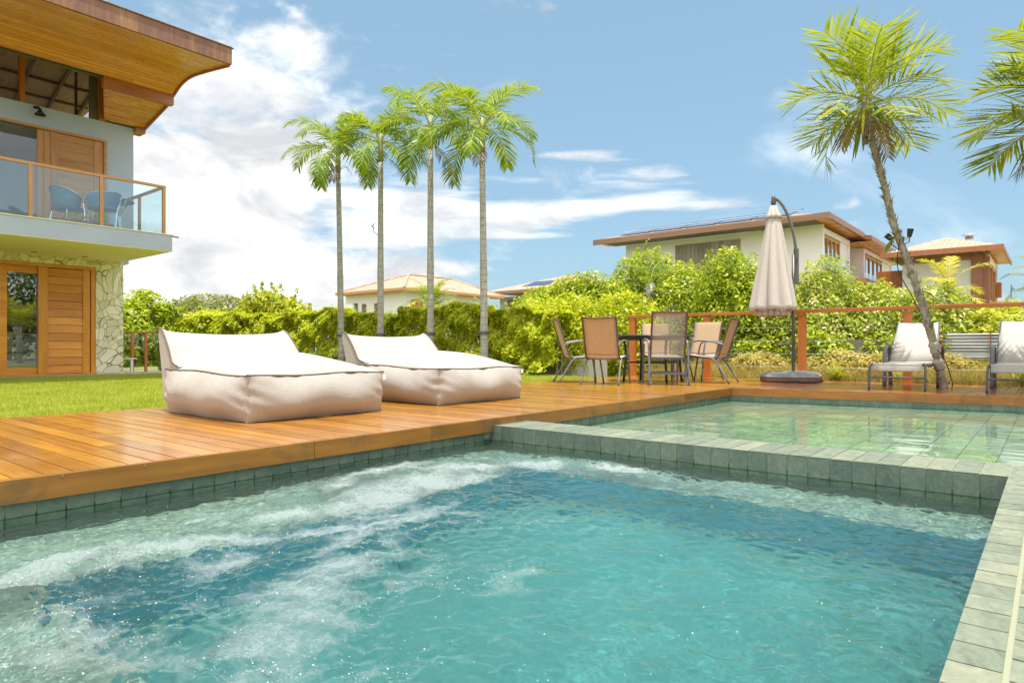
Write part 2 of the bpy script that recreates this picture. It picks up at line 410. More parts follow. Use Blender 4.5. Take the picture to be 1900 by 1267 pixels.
LPALMB = leaf("broad_palm_leaflet", [(0.0, (0.05, 0.11, 0.02)), (0.40, (0.16, 0.25, 0.02)), (0.74, (0.42, 0.46, 0.03)), (0.92, (0.74, 0.54, 0.05)), (1.0, (0.52, 0.3, 0.14))], 0.36, 0.3, 0.7)
LGOLD = leaf("golden_frond", [(0.0, (0.50, 0.48, 0.03)), (0.6, (0.70, 0.56, 0.03)), (1.0, (0.80, 0.56, 0.04))], 0.4)
LDEAD = leaf("dead_frond", [(0.0, (0.16, 0.09, 0.05)), (1.0, (0.34, 0.22, 0.13))], 0.2, 0.7, 0.2, (0.4, 0.25, 0.1))
DRY = leaf("dry_grass_blade", [(0.0, (0.26, 0.25, 0.05)), (0.5, (0.48, 0.39, 0.09)), (1.0, (0.66, 0.52, 0.17))], 0.3, 0.7, 0.2, (0.6, 0.5, 0.2))
GRASSM = leaf("lawn_blade", [(0.0, (0.20, 0.26, 0.02)), (0.5, (0.40, 0.45, 0.05)), (0.85, (0.60, 0.60, 0.14)), (1.0, (0.80, 0.72, 0.36))], 0.4, 0.6, 0.3)

def bark(name, c1, c2, ring=0.0, sc=20):
    t = mat(name)
    p = t.pos()
    n = t.noise(t.mapv(p, (1, 1, 0.5)), sc, 7, 0.65, 0.5)
    c = t.ramp(n, [(0.32, c1), (0.62, c2)])
    n2 = t.noise(p, sc * 0.3, 4, 0.6)
    c = t.mix(t.n('ShaderNodeMapRange', {0: n2, 1: 0.5, 2: 0.72, 3: 0.0, 4: 0.55}).outputs[0], c, (0.52, 0.49, 0.43))
    h = n
    if ring:
        z = t.n('ShaderNodeSeparateXYZ', {0: p}).outputs[2]
        wv = t.math('FRACT', t.math('MULTIPLY', t.math('ADD', z, t.math('MULTIPLY', t.noise(p, 3, 2), 0.02)), ring))
        m = t.n('ShaderNodeMapRange', {0: wv, 1: 0.0, 2: 0.10, 3: 1.0, 4: 0.0}).outputs[0]
        c = t.mix(t.math('MULTIPLY', m, 0.5), c, (0.12, 0.105, 0.09))
        h = t.math('SUBTRACT', n, m)
    return fin(t, princ(t, c, 0.85, normal=t.bump(h, 0.7, 0.01)))
PBARK = bark("ringed_palm_bark", (0.28, 0.26, 0.235), (0.42, 0.40, 0.375), 7.0)
PSHAFT = bark("green_crownshaft", (0.25, 0.30, 0.10), (0.42, 0.42, 0.17), 0.0, 8)
RBARK = bark("rough_palm_bark", (0.13, 0.10, 0.07), (0.42, 0.36, 0.27), 0.0, 34)
TWIG = bark("twig_bark", (0.14, 0.11, 0.07), (0.28, 0.23, 0.16), 0.0, 20)
BURLAP = fabric("burlap_wrap", (0.42, 0.36, 0.28), 0.0, 200, 0.95, 0.9)

def roof_tile(name, c1, c2, ax):
    t = mat(name)
    p = t.pos()
    n = t.noise(p, 2.2, 6, 0.7)
    br = t.n('ShaderNodeTexBrick', {'Vector': t.mapv(p, (1, 1, 1), rot=ax), 'Scale': 2.4, 'Mortar Size': 0.03, 'Color1': (*c1, 1), 'Color2': (*c2, 1),
             'Mortar': (c1[0] * .45, c1[1] * .45, c1[2] * .45, 1), 'Brick Width': 0.6, 'Row Height': 0.5})
    c = t.mix(t.math('MULTIPLY', n, 0.5), br.outputs[0], c2)
    return fin(t, princ(t, c, 0.8, normal=t.bump(br.outputs['Fac'], -0.5, 0.03)))
ROOFT = roof_tile("clay_roof_tile", (0.34, 0.20, 0.13), (0.50, 0.34, 0.24), (0, 0, 0))
def soil():
    t = mat("ground_soil")
    p = t.pos()
    n = t.noise(p, 0.7, 8, 0.65)
    c = t.ramp(n, [(0.35, (0.10, 0.13, 0.03)), (0.6, (0.22, 0.22, 0.08))])
    return fin(t, princ(t, c, 0.9))
SOIL = soil()
def lawnm():
    t = mat("lawn_turf")
    p = t.pos()
    n = t.noise(p, 30, 6, 0.7)
    c = t.ramp(n, [(0.35, (0.16, 0.20, 0.02)), (0.65, (0.32, 0.36, 0.05))])
    return fin(t, princ(t, c, 0.9, normal=t.bump(n, 1.0, 0.02)))
LAWN = lawnm()
def corrug():
    t = mat("galvanised_sheet")
    p = t.pos()
    n = t.noise(t.mapv(p, (1, 0.3, 3)), 3, 5, 0.6)
    c = t.ramp(n, [(0.35, (0.36, 0.37, 0.38)), (0.65, (0.6, 0.62, 0.64))])
    return fin(t, princ(t, c, 0.4, 0.55))
CORR = corrug()
def blockm():
    t = mat("grey_block_masonry")
    p = t.pos()
    br = t.n('ShaderNodeTexBrick', {'Vector': t.mapv(p, (1, 1, 1), rot=(R(90), 0, R(90))), 'Scale': 3.0, 'Mortar Size': 0.022,
             'Color1': (0.36, 0.37, 0.36, 1), 'Color2': (0.5, 0.5, 0.47, 1), 'Mortar': (0.16, 0.16, 0.15, 1), 'Brick Width': 1.1, 'Row Height': 0.28})
    n = t.noise(p, 5, 6, 0.7)
    c = t.mix(t.math('MULTIPLY', n, 0.6), br.outputs[0], (0.30, 0.30, 0.28))
    return fin(t, princ(t, c, 0.85, normal=t.bump(br.outputs['Fac'], -0.8, 0.02)))
BLOCK = blockm()
def dots():
    t = mat("dotted_cushion_fabric")
    p = t.pos()
    v = t.n('ShaderNodeTexVoronoi', {'Vector': t.mapv(p, (1, 0, 1)), 'Scale': 7.0, 'Randomness': 0.25}, feature='F1').outputs['Distance']
    m = t.n('ShaderNodeMapRange', {0: v, 1: 0.12, 2: 0.16, 3: 1.0, 4: 0.0}).outputs[0]
    return fin(t, princ(t, t.mix(m, (0.72, 0.74, 0.74), (0.06, 0.09, 0.12)), 0.9))
DOTS = dots()
SOLAR = fin(*(lambda t: (t, princ(t, (0.05, 0.07, 0.12), 0.12, 0.2)))(mat("solar_glass")))
GREENP = paint("orchid_leaf_green", (0.32, 0.38, 0.04), 0.45, 0.2, 10)

# water
def waterm(name, foam, absd, bscale, bstr):
    t = mat(name)
    p = t.pos()
    n1 = t.noise(t.mapv(p, (1, 1, 0.2)), bscale, 5, 0.6, 0.6)
    nm = t.bump(n1, bstr, 0.01)
    gl = t.n('ShaderNodeBsdfGlass', {'Color': absd, 'Roughness': 0.0, 'IOR': 1.33, 'Normal': nm}).outputs[0]
    sh = gl
    if foam:
        at = t.n('ShaderNodeAttribute', attribute_name='foam').outputs['Fac']
        f1 = t.noise(t.mapv(p, (1, 1, 0.1)), 16, 9, 0.72, 1.6)
        f2 = t.noise(p, 120, 4, 0.7)
        f3 = t.noise(t.mapv(p, (1, 1, 0.1)), 44, 8, 0.75, 1.0)
        fn = t.noise(p, 260, 3, 0.7)
        f = t.math('ADD', t.math('ADD', t.math('MULTIPLY', at, 0.50), t.math('MULTIPLY', f1, 0.62)), t.math('ADD', t.math('MULTIPLY', f3, 0.42), t.math('MULTIPLY', fn, 0.22)))
        vl = t.math('MULTIPLY', t.n('ShaderNodeMapRange', {0: t.math('ADD', at, t.math('MULTIPLY', f1, 0.8)), 1: 0.60, 2: 1.10, 3: 0.0, 4: 0.60}, interpolation_type='SMOOTHSTEP').outputs[0], t.n('ShaderNodeMapRange', {0: f3, 1: 0.3, 2: 0.7, 3: 0.45, 4: 1.1}).outputs[0])
        m = t.n('ShaderNodeMapRange', {0: f, 1: 0.88, 2: 1.06, 3: 0.0, 4: 0.70}, interpolation_type='SMOOTHSTEP').outputs[0]
        m = t.math('MAXIMUM', t.math('MAXIMUM', m, vl), 0.05)
        df = t.n('ShaderNodeBsdfDiffuse', {'Color': (0.76, 0.84, 0.84, 1), 'Normal': t.bump(t.math('ADD', t.math('ADD', f2, fn), t.math('ADD', f1, f3)), 1.0, 0.012)}).outputs[0]
        tl = t.n('ShaderNodeBsdfTranslucent', {'Color': (0.8, 0.86, 0.84, 1)}).outputs[0]
        fo = t.n('ShaderNodeMixShader', {0: 0.4, 1: df, 2: tl}).outputs[0]
        gs = t.n('ShaderNodeBsdfGlossy', {'Roughness': 0.12, 'Normal': t.bump(f2, 1.0, 0.02)}).outputs[0]
        fo = t.n('ShaderNodeMixShader', {0: 0.06, 1: fo, 2: gs}).outputs[0]
        sh = t.n('ShaderNodeMixShader', {0: m, 1: gl, 2: fo}).outputs[0]
    o = t.n('ShaderNodeOutputMaterial')
    t.link(sh, o.inputs[0])
    return t.m
WATERS = waterm("bubbling_spa_water", True, (0.80, 0.96, 0.95, 1), 26, 0.08)
WATERP = waterm("calm_pool_water", False, (0.84, 0.97, 0.90, 1), 9, 0.03)

# ------------------------------------------------------------------ mesh builder
def settle(o, label=None, cat=None, group=None, kind=None):
    if label: o['label'] = label
    if cat: o['category'] = cat
    if group: o['group'] = group
    if kind: o['kind'] = kind
    return o
def empty(name, loc=(0, 0, 0), rz=0.0, **k):
    o = bpy.data.objects.new(name, None)
    o.empty_display_size = 0.1
    o.location = loc
    o.rotation_euler = (0, 0, rz)
    COL.objects.link(o)
    return settle(o, **k)
class MB:
    def __init__(s):
        s.v, s.f = [], []
    def add(s, vs, fs):
        b = len(s.v)
        s.v += [tuple(x) for x in vs]
        s.f += [tuple(b + i for i in q) for q in fs]
        return s
    def box(s, x0, x1, y0, y1, z0, z1):
        if x0 > x1: x0, x1 = x1, x0
        if y0 > y1: y0, y1 = y1, y0
        if z0 > z1: z0, z1 = z1, z0
        return s.add([(x0, y0, z0), (x1, y0, z0), (x1, y1, z0), (x0, y1, z0), (x0, y0, z1), (x1, y0, z1), (x1, y1, z1), (x0, y1, z1)],
                     [(0, 3, 2, 1), (4, 5, 6, 7), (0, 1, 5, 4), (1, 2, 6, 5), (2, 3, 7, 6), (3, 0, 4, 7)])
    def obox(s, p, q, w, h, up=(0, 0, 1)):
        """bar from p to q with rectangular section w (side) x h (up)"""
        p, q = Vector(p), Vector(q)
        d = (q - p).normalized()
        sd_ = d.cross(Vector(up))
        if sd_.length < 1e-4: sd_ = Vector((1, 0, 0))
        sd_.normalize()
        u = sd_.cross(d).normalized()
        a, b = sd_ * w / 2, u * h / 2
        return s.add([p - a - b, p + a - b, p + a + b, p - a + b, q - a - b, q + a - b, q + a + b, q - a + b],
                     [(0, 1, 2, 3), (4, 7, 6, 5), (0, 4, 5, 1), (1, 5, 6, 2), (2, 6, 7, 3), (3, 7, 4, 0)])
    def tube(s, pts, r, n=8, flat=None, cap=True, up=(0, 0, 1)):
        pts = [Vector(p) for p in pts]
        rs = r if isinstance(r, (list, tuple)) else [r] * len(pts)
        rings = []
        ref = None
        for i, p in enumerate(pts):
            if i == 0: t = pts[1] - p
            elif i == len(pts) - 1: t = p - pts[i - 1]
            else: t = (pts[i + 1] - p).normalized() + (p - pts[i - 1]).normalized()
            t.normalize()
            if ref is None:
                ref = t.cross(Vector(up))
                if ref.length < 1e-3: ref = t.cross(Vector((1, 0, 0)))
                ref.normalize()
            else:
                ref = (ref - t * ref.dot(t)).normalized()
            u = t.cross(ref)
            fx, fy = (flat or (1, 1))
            rings.append([p + (ref * math.cos(2 * math.pi * k / n) * fx + u * math.sin(2 * math.pi * k / n) * fy) * rs[i] for k in range(n)])
        vs = [q for g in rings for q in g]
        fs = []
        for i in range(len(pts) - 1):
            for k in range(n):
                a, b = i * n + k, i * n + (k + 1) % n
                fs.append((a, b, b + n, a + n))
        if cap:
            fs.append(tuple(range(n))[::-1])
            fs.append(tuple(len(vs) - n + k for k in range(n)))
        return s.add(vs, fs)
    def lathe(s, prof, c=(0, 0), n=24, cap=True):
        vs, fs = [], []
        for (r, z) in prof:
            for k in range(n):
                a = 2 * math.pi * k / n
                vs.append((c[0] + r * math.cos(a), c[1] + r * math.sin(a), z))
        for i in range(len(prof) - 1):
            for k in range(n):
                a, b = i * n + k, i * n + (k + 1) % n
                fs.append((a, b, b + n, a + n))
        if cap:
            fs.append(tuple(range(n))[::-1])
            fs.append(tuple(len(vs) - n + k for k in range(n)))
        return s.add(vs, fs)
    def strip(s, A, B):
        n = len(A)
        return s.add(list(A) + list(B), [(i, i + 1, n + i + 1, n + i) for i in range(n - 1)])
    def grid(s, P):
        n, m = len(P), len(P[0])
        return s.add([p for r_ in P for p in r_], [(i * m + j, i * m + j + 1, (i + 1) * m + j + 1, (i + 1) * m + j) for i in range(n - 1) for j in range(m - 1)])
    def build(s, name, m, parent=None, smooth=False, off=None, bevel=0.0, **k):
        me = bpy.data.meshes.new(name)
        vs = s.v
        if off is not None:
            vs = [(a - off[0], b - off[1], c - off[2]) for a, b, c in vs]
        me.from_pydata(vs, [], s.f)
        if smooth:
            me.polygons.foreach_set('use_smooth', [True] * len(me.polygons))
        me.materials.append(m)
        o = bpy.data.objects.new(name, me)
        COL.objects.link(o)
        if parent is not None:
            o.parent = parent
        if bevel:
            b = o.modifiers.new("bevel", 'BEVEL')
            b.width = bevel
            b.segments = 2
            b.limit_method = 'ANGLE'
        return settle(o, **k)
def npmesh(name, V, F, m, parent=None, smooth=False, **k):
    me = bpy.data.meshes.new(name)
    V = np.asarray(V, dtype=np.float32)
    F = np.asarray(F, dtype=np.int32)
    n, kk = F.shape
    me.vertices.add(len(V))
    me.vertices.foreach_set('co', V.ravel())
    me.loops.add(n * kk)
    me.loops.foreach_set('vertex_index', F.ravel())
    me.polygons.add(n)
    me.polygons.foreach_set('loop_start', np.arange(0, n * kk, kk, dtype=np.int32))
    me.polygons.foreach_set('loop_total', np.full(n, kk, dtype=np.int32))
    if smooth:
        me.polygons.foreach_set('use_smooth', np.ones(n, dtype=bool))
    me.update(calc_edges=True)
    me.validate()
    me.materials.append(m)
    o = bpy.data.objects.new(name, me)
    COL.objects.link(o)
    if parent is not None:
        o.parent = parent
    return settle(o, **k)
def copy_tree(o, parent=None):
    c = o.copy()
    COL.objects.link(c)
    c.parent = parent
    for ch in o.children:
        copy_tree(ch, c)
    return c
def arc(pts, n=6):
    """Catmull-Rom through pts"""
    P = [Vector(p) for p in pts]
    P = [P[0] * 2 - P[1]] + P + [P[-1] * 2 - P[-2]]
    out = []
    for i in range(1, len(P) - 2):
        for k in range(n):
            t = k / n
            a, b, c, d_ = P[i - 1], P[i], P[i + 1], P[i + 2]
            out.append(0.5 * ((2 * b) + (c - a) * t + (2 * a - 5 * b + 4 * c - d_) * t * t + (3 * b - 3 * c + d_ - a) * t ** 3))
    out.append(P[-2])
    return out

# ================================================================== GROUND
def frame_sheet(name, m, x0, x1, y0, y1, hx0, hx1, hy0, hy1, z, **k):
    v = [(x0, y0, z), (x1, y0, z), (x1, y1, z), (x0, y1, z), (hx0, hy0, z), (hx1, hy0, z), (hx1, hy1, z), (hx0, hy1, z)]
    f = [(0, 1, 5, 4), (1, 2, 6, 5), (2, 3, 7, 6), (3, 0, 4, 7)]
    return MB().add(v, f).build(name, m, **k)
frame_sheet("ground", SOIL, -600, 900, -600, 900, -3.0, 11.5, -4.0, 6.2, -0.06, kind='structure')
MB().add([(-3, 6.2, -0.03), (10.75, 6.2, -0.03), (10.75, 15.0, -0.03), (-3, 15.0, -0.03)], [(0, 1, 2, 3)]).build("lawn", LAWN, kind='structure')
# grass blades, denser where the camera stands nearer
def blades(n, sampler, hmin, hmax, wd, lean, seed):
    r = np.random.default_rng(seed)
    P = sampler(r, n)
    n = len(P)
    a = r.uniform(0, 2 * np.pi, n)
    h = r.uniform(hmin, hmax, n)
    la = r.uniform(0, 2 * np.pi, n)
    ln = r.uniform(0, lean, n) * h
    wx, wy = np.cos(a) * wd, np.sin(a) * wd
    V = np.zeros((n, 3, 3))
    V[:, 0] = P + np.stack([wx, wy, 0 * wx], 1)
    V[:, 1] = P - np.stack([wx, wy, 0 * wx], 1)
    V[:, 2] = P + np.stack([np.cos(la) * ln, np.sin(la) * ln, h], 1)
    return V.reshape(-1, 3), np.arange(n * 3).reshape(-1, 3)
def lawn_s(r, n):
    x = r.uniform(-0.5, 10.7, n)
    y = 6.24 + (8.7) * r.uniform(0, 1, n) ** 1.25
    keep = (x < 6.5 - 0.0 * y) | (x > 8.2)
    keep &= (x > (y - 6) * 0.22)
    return np.stack([x[keep], y[keep], np.full(keep.sum(), -0.032)], 1)
V, F = blades(330000, lawn_s, 0.022, 0.05, 0.0035, 0.9, 3)
npmesh("grass", V, F, GRASSM, kind='stuff')

# ================================================================== DECK
YE, Z0 = 3.36, -0.105
def xf(y):
    return 8.79 + 0.147 * (3.36 - y)
dk = MB()
x = -3.0
while x < 11.55:
    y0, y1 = YE + 0.004, 6.3
    cuts = [y0] + sorted(rnd.uniform(y0 + 0.5, y1 - 0.4) for _ in range(rnd.choice([0, 0, 1]))) + [y1]
    for a, b in zip(cuts[:-1], cuts[1:]):
        zt = rnd.uniform(-0.0012, 0.0008)
        dk.box(x, x + rnd.uniform(.104, .1075), a + 0.002, b - 0.002, -0.028, zt)
    x += 0.112
deck = dk.build("deck", DECK, kind='structure')
dk = MB()
y = YE - 0.004
while y > -3.6:
    xs = xf(y) + 0.004
    jo = rnd.uniform(xs + 0.5, 11.2)
    for a, b in ((xs, jo), (jo, 11.6)):
        dk.box(a + 0.002, b - 0.002, y - 0.1075, y, -0.028, rnd.uniform(-0.0012, 0.0008))
    y -= 0.112
dk.build("deck_far_boards", DECKX, deck)
fb = MB()
for a, b in ((-3.0, -0.6), (-0.597, 2.255), (2.258, 3.2), (3.203, 5.35), (5.353, 7.3), (7.303, 8.79 + 0.03)):
    fb.box(a, b, YE - 0.012, YE + 0.018, Z0, -0.002)
fb.build("deck_fascia", FASCIA, deck, bevel=0.002)
fb = MB()
for ya, yb in ((YE - 0.012, 1.15), (1.147, -1.5), (-1.503, -3.6)):
    xa, xb = xf(ya), xf(yb)
    fb.add([(xa - .012, ya, Z0), (xa + .018, ya, Z0), (xb + .018, yb, Z0), (xb - .012, yb, Z0), (xa - .012, ya, -.002), (xa + .018, ya, -.002), (xb + .018, yb, -.002), (xb - .012, yb, -.002)],
           [(0, 1, 2, 3), (4, 7, 6, 5), (0, 4, 5, 1), (1, 5, 6, 2), (2, 6, 7, 3), (3, 7, 4, 0)])
fb.build("deck_far_fascia", FASCIAY, deck)
MB().box(-3, 11.6, 6.3, 6.33, -0.12, -0.003).build("deck_back_fascia", FASCIA, deck)
MB().add([(-3, YE + 0.05, -0.06), (11.6, YE + 0.05, -0.06), (11.6, 6.3, -0.06), (-3, 6.3, -0.06)], [(0, 1, 2, 3)]).build("deck_shadow_gap", BLACK, deck)
MB().add([(8.9, YE, -0.058), (9.93, -3.6, -0.058), (11.6, -3.6, -0.058), (11.6, YE, -0.058)], [(0, 1, 2, 3)]).build("deck_far_shadow_gap", BLACK, deck)
sc = MB()
for xx, zz in ((0.98, -0.012), (1.32, -0.014), (2.22, -0.02), (2.29, -0.02), (3.1, -0.02), (4.6, -0.03)):
    pts = [(xx, YE - 0.014, zz), (xx, YE - 0.011, zz)]
    sc.tube(pts, 0.004, 8)
xx = -3.0
while xx < 7.0:
    for yy in (3.42, 3.95, 4.50, 5.05, 5.60, 6.2):
        for o_ in (.022, .084):
            sc.lathe([(.0042, 0.0002), (.0042, .0011)], (xx + o_, yy + rnd.uniform(-.004, .004)), 6)
    xx += .112
sc.build("deck_screw", STEEL, deck)

# ================================================================== POOL TILES
def tiles(mb, o, u, v, n, nu, nv, pu, pv, gap=0.0045, th=0.003, jit=0.0):
    """grid of slabs standing th proud of the grout sheet at o; u, v unit dirs; n outward normal"""
    o, u, v, n = Vector(o), Vector(u).normalized(), Vector(v).normalized(), Vector(n).normalized()
    for i in range(nu):
        for j in range(nv):
            g = gap / 2
            a = o + u * (i * pu + g) + v * (j * pv + g)
            b = o + u * ((i + 1) * pu - g) + v * (j * pv + g)
            c = o + u * ((i + 1) * pu - g) + v * ((j + 1) * pv - g)
            d_ = o + u * (i * pu + g) + v * ((j + 1) * pv - g)
            t = n * (th + rnd.uniform(0, jit))
            mb.add([a, b, c, d_, a + t, b + t, c + t, d_ + t], [(4, 5, 6, 7), (0, 1, 5, 4), (1, 2, 6, 5), (2, 3, 7, 6), (3, 0, 4, 7)])
T = 0.1115
YW = 3.39                      # face of the pool wall under the deck
XD0, XD1 = 3.87, 4.28          # divider
YS = 0.155                     # right side of the spa
ZC = -0.06
g = MB()
g.add([(-1.0, YW, ZC), (8.95, YW, ZC), (8.95, YW, -1.1), (-1.0, YW, -1.1)], [(0, 1, 2, 3)])
g.add([(xf(YW), YW, ZC), (xf(-3.5), -3.5, ZC), (xf(-3.5), -3.5, -0.5), (xf(YW), YW, -0.5)], [(0, 1, 2, 3)])
g.build("pool_wall_grout", GROUT, kind='structure')
m1 = MB()
tiles(m1, (-1.0, YW, ZC), (1, 0, 0), (0, 0, -1), (0, -1, 0), 43, 9, T * 1.0, T, jit=0.001)
tiles(m1, (XD1, YW, ZC), (1, 0, 0), (0, 0, -1), (0, -1, 0), 41, 4, T, T, jit=0.001)
du = Vector((xf(-3.5) - xf(YW), -3.5 - YW, 0)).normalized()
tiles(m1, (xf(YW), YW, ZC), du, (0, 0, -1), (-1, 0, 0), 61, 4, T, T, jit=0.001)
m1.build("pool_wall_tiles", TILEW, kind='structure')
# divider between spa and pool
dv = empty("spa_divider", kind='structure')
MB().box(XD0, XD1, -3.5, YW, -1.1, ZC).build("divider_core", GROUT, dv)
m1 = MB()
tiles(m1, (XD0, YS, ZC), (0, 1, 0), (0, 0, -1), (-1, 0, 0), 29, 9, (YW - YS) / 29, T, jit=0.0012)
m1.build("divider_face_tiles", TILEW, dv)
m1 = MB()
tiles(m1, (XD0 - 0.006, -3.5 + (YW + 3.5) % T, ZC), (0, 1, 0), (1, 0, 0), (0, 0, 1), int((YW + 3.5) / T), 1, T, XD1 - XD0 + 0.012, gap=0.005, jit=0.0012)
m1.build("divider_coping_tiles", TILET, dv)
# right coping
cp = empty("pool_coping", kind='structure')
MB().box(-3.0, XD0 - 0.001, -3.5, YS, -1.1, ZC).build("coping_core", GROUT, cp)
m1 = MB()
tiles(m1, (XD0, YS + 0.006, ZC), (-1, 0, 0), (0, -1, 0), (0, 0, 1), 60, 1, T, 0.092, gap=0.005, jit=0.001)
tiles(m1, (XD0 - 0.03, YS - 0.092, ZC), (-1, 0, 0), (0, -1, 0), (0, 0, 1), 60, 20, T, T, gap=0.007, jit=0.001)
m1.build("coping_tiles", TILET, cp)
m1 = MB()
tiles(m1, (XD0, YS, ZC), (-1, 0, 0), (0, 0, -1), (0, 1, 0), 43, 9, T, T)
m1.build("coping_side_tiles", TILEW, cp)
# dark algae in the grout just above the waterline
al = MB()
for i in range(30):
    yy = YS + i * (YW - YS) / 29
    zt = ZC - T
    if rnd.random() < .9: al.box(XD0 - .0042, XD0, yy - .0035, yy + .0035, zt - .075, zt + rnd.uniform(.006, .03))
    if rnd.random() < .85: al.box(XD0 - .0042, XD0, yy - rnd.uniform(.015, .05), yy + rnd.uniform(.015, .05), zt - .003, zt + .003)
for i in range(46):
    xx = -1.0 + i * T
    if xx > XD0: break
    zt = ZC - T
    al.box(xx - .0035, xx + .0035, YW - .0042, YW, zt - .075, zt + rnd.uniform(.004, .03))
    if rnd.random() < .8: al.box(xx - rnd.uniform(.01, .056), xx + rnd.uniform(.01, .056), YW - .0042, YW, zt - .003, zt + .003)
al.build("grout_algae_marks", ALGAE, kind='structure')
# spa floor and benches
ZB, ZF = -0.43, -1.03
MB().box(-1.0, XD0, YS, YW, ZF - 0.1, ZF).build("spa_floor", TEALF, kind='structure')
bn = MB()
bn.box(3.42, XD0, YS, YW, ZF, ZB)
bn.box(-1.0, 3.419, 2.70, YW, ZF, ZB)
bn.box(-1.0, 0.70, YS, 2.699, ZF, ZB)
bno = bn.build("spa_bench", TILES, kind='structure', bevel=0.02)
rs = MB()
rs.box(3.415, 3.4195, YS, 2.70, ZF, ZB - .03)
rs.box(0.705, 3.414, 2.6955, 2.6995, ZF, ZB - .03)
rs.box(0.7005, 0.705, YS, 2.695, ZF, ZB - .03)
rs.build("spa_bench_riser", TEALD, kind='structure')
MB().box(-1.1, -1.0, YS, YW, -1.1, ZC).build("spa_end_wall", TILEW, kind='structure')
# shallow pool floor
ZP = -0.40
MB().add([(XD1, -3.5, ZP - 0.003), (xf(-3.5) + .05, -3.5, ZP - 0.003), (xf(YW) + .05, YW, ZP - 0.003), (XD1, YW, ZP - 0.003)], [(0, 1, 2, 3)]).build("pool_floor_grout", GROUT, kind='structure')
m1 = MB()
tiles(m1, (XD1, YW, ZP - 0.003), (1, 0, 0), (0, -1, 0), (0, 0, 1), 25, 31, 0.222, 0.222, gap=0.006)
m1.build("pool_floor_tiles", TILEF, kind='structure')
for o in list(COL.objects):
    if o.name.startswith(('pool_', 'spa_', 'divider', 'coping')) and o.type == 'MESH':
        o.cycles.is_caustics_receiver = True

# ================================================================== WATER
def field(nx, ny, dx_, lo, hi, power, seed, aniso=(1, 1)):
    r = np.random.default_rng(seed)
    N = 1 << int(math.ceil(math.log2(max(nx, ny))))
    kx = np.fft.fftfreq(N, dx_)[:, None] * aniso[0]
    ky = np.fft.rfftfreq(N, dx_)[None, :] * aniso[1]
    k = np.sqrt(kx ** 2 + ky ** 2)
    amp = np.where((k > lo) & (k < hi), np.power(np.maximum(k, 1e-6), -power), 0)
    sp = np.fft.rfft2(r.standard_normal((N, N))) * amp
    z = np.fft.irfft2(sp, s=(N, N))
    z = z[:nx, :ny]
    return z / z.std()
SPZ = -0.198
def water_body(name, m, x0, x1, y0, y1, ztop, zbot, step, hfun, skew=None, foam=None):
    nx, ny = int((x1 - x0) / step) + 1, int((y1 - y0) / step) + 1
    xs, ys = np.linspace(x0, x1, nx), np.linspace(y0, y1, ny)
    X, Y = np.meshgrid(xs, ys, indexing='ij')
    Zt = ztop + hfun(nx, ny, step, X, Y)
    if skew is not None:
        X = x0 + (X - x0) * ((skew(Y) - x0) / (x1 - x0))
    V = np.stack([X, Y, Zt], -1).reshape(-1, 3)
    I = np.arange(nx * ny).reshape(nx, ny)
    F = np.stack([I[:-1, :-1], I[1:, :-1], I[1:, 1:], I[:-1, 1:]], -1).reshape(-1, 4)
    # sides and bottom
    rim = np.concatenate([I[:, 0], I[-1, 1:], I[-2::-1, -1], I[0, -2:0:-1]])
    n0 = len(V)
    B = V[rim].copy()
    B[:, 2] = zbot
    V = np.concatenate([V, B, [[(x0 + x1) / 2, (y0 + y1) / 2, zbot]]])
    k = len(rim)
    j = np.arange(k)
    jn = (j + 1) % k
    side = np.stack([rim[j], n0 + j, n0 + jn, rim[jn]], -1)
    o = npmesh(name, V, np.concatenate([F, side]), m, smooth=True)
    bt = MB()
    me = o.data
    # close the bottom with one n-gon
    import bmesh
    bm = bmesh.new()
    bm.from_mesh(me)
    bm.verts.ensure_lookup_table()
    bmesh.ops.delete(bm, geom=[bm.verts[len(V) - 1]], context='VERTS')
    bm.verts.ensure_lookup_table()
    bm.faces.new([bm.verts[n0 + i] for i in range(k)][::-1])
    bmesh.ops.recalc_face_normals(bm, faces=bm.faces)
    for fc in bm.faces:
        if abs(fc.normal.z) < 0.05 or len(fc.verts) > 4: fc.smooth = False
    bm.to_mesh(me)
    bm.free()
    if foam is not None:
        fa = foam(X, Y).reshape(-1)
        a = me.attributes.new('foam', 'FLOAT', 'POINT')
        buf = np.zeros(len(me.vertices), dtype=np.float32)
        buf[:len(fa)] = fa
        a.data.foreach_set('value', buf)
    o.cycles.is_caustics_caster = True
    o['kind'] = 'structure'
    return o
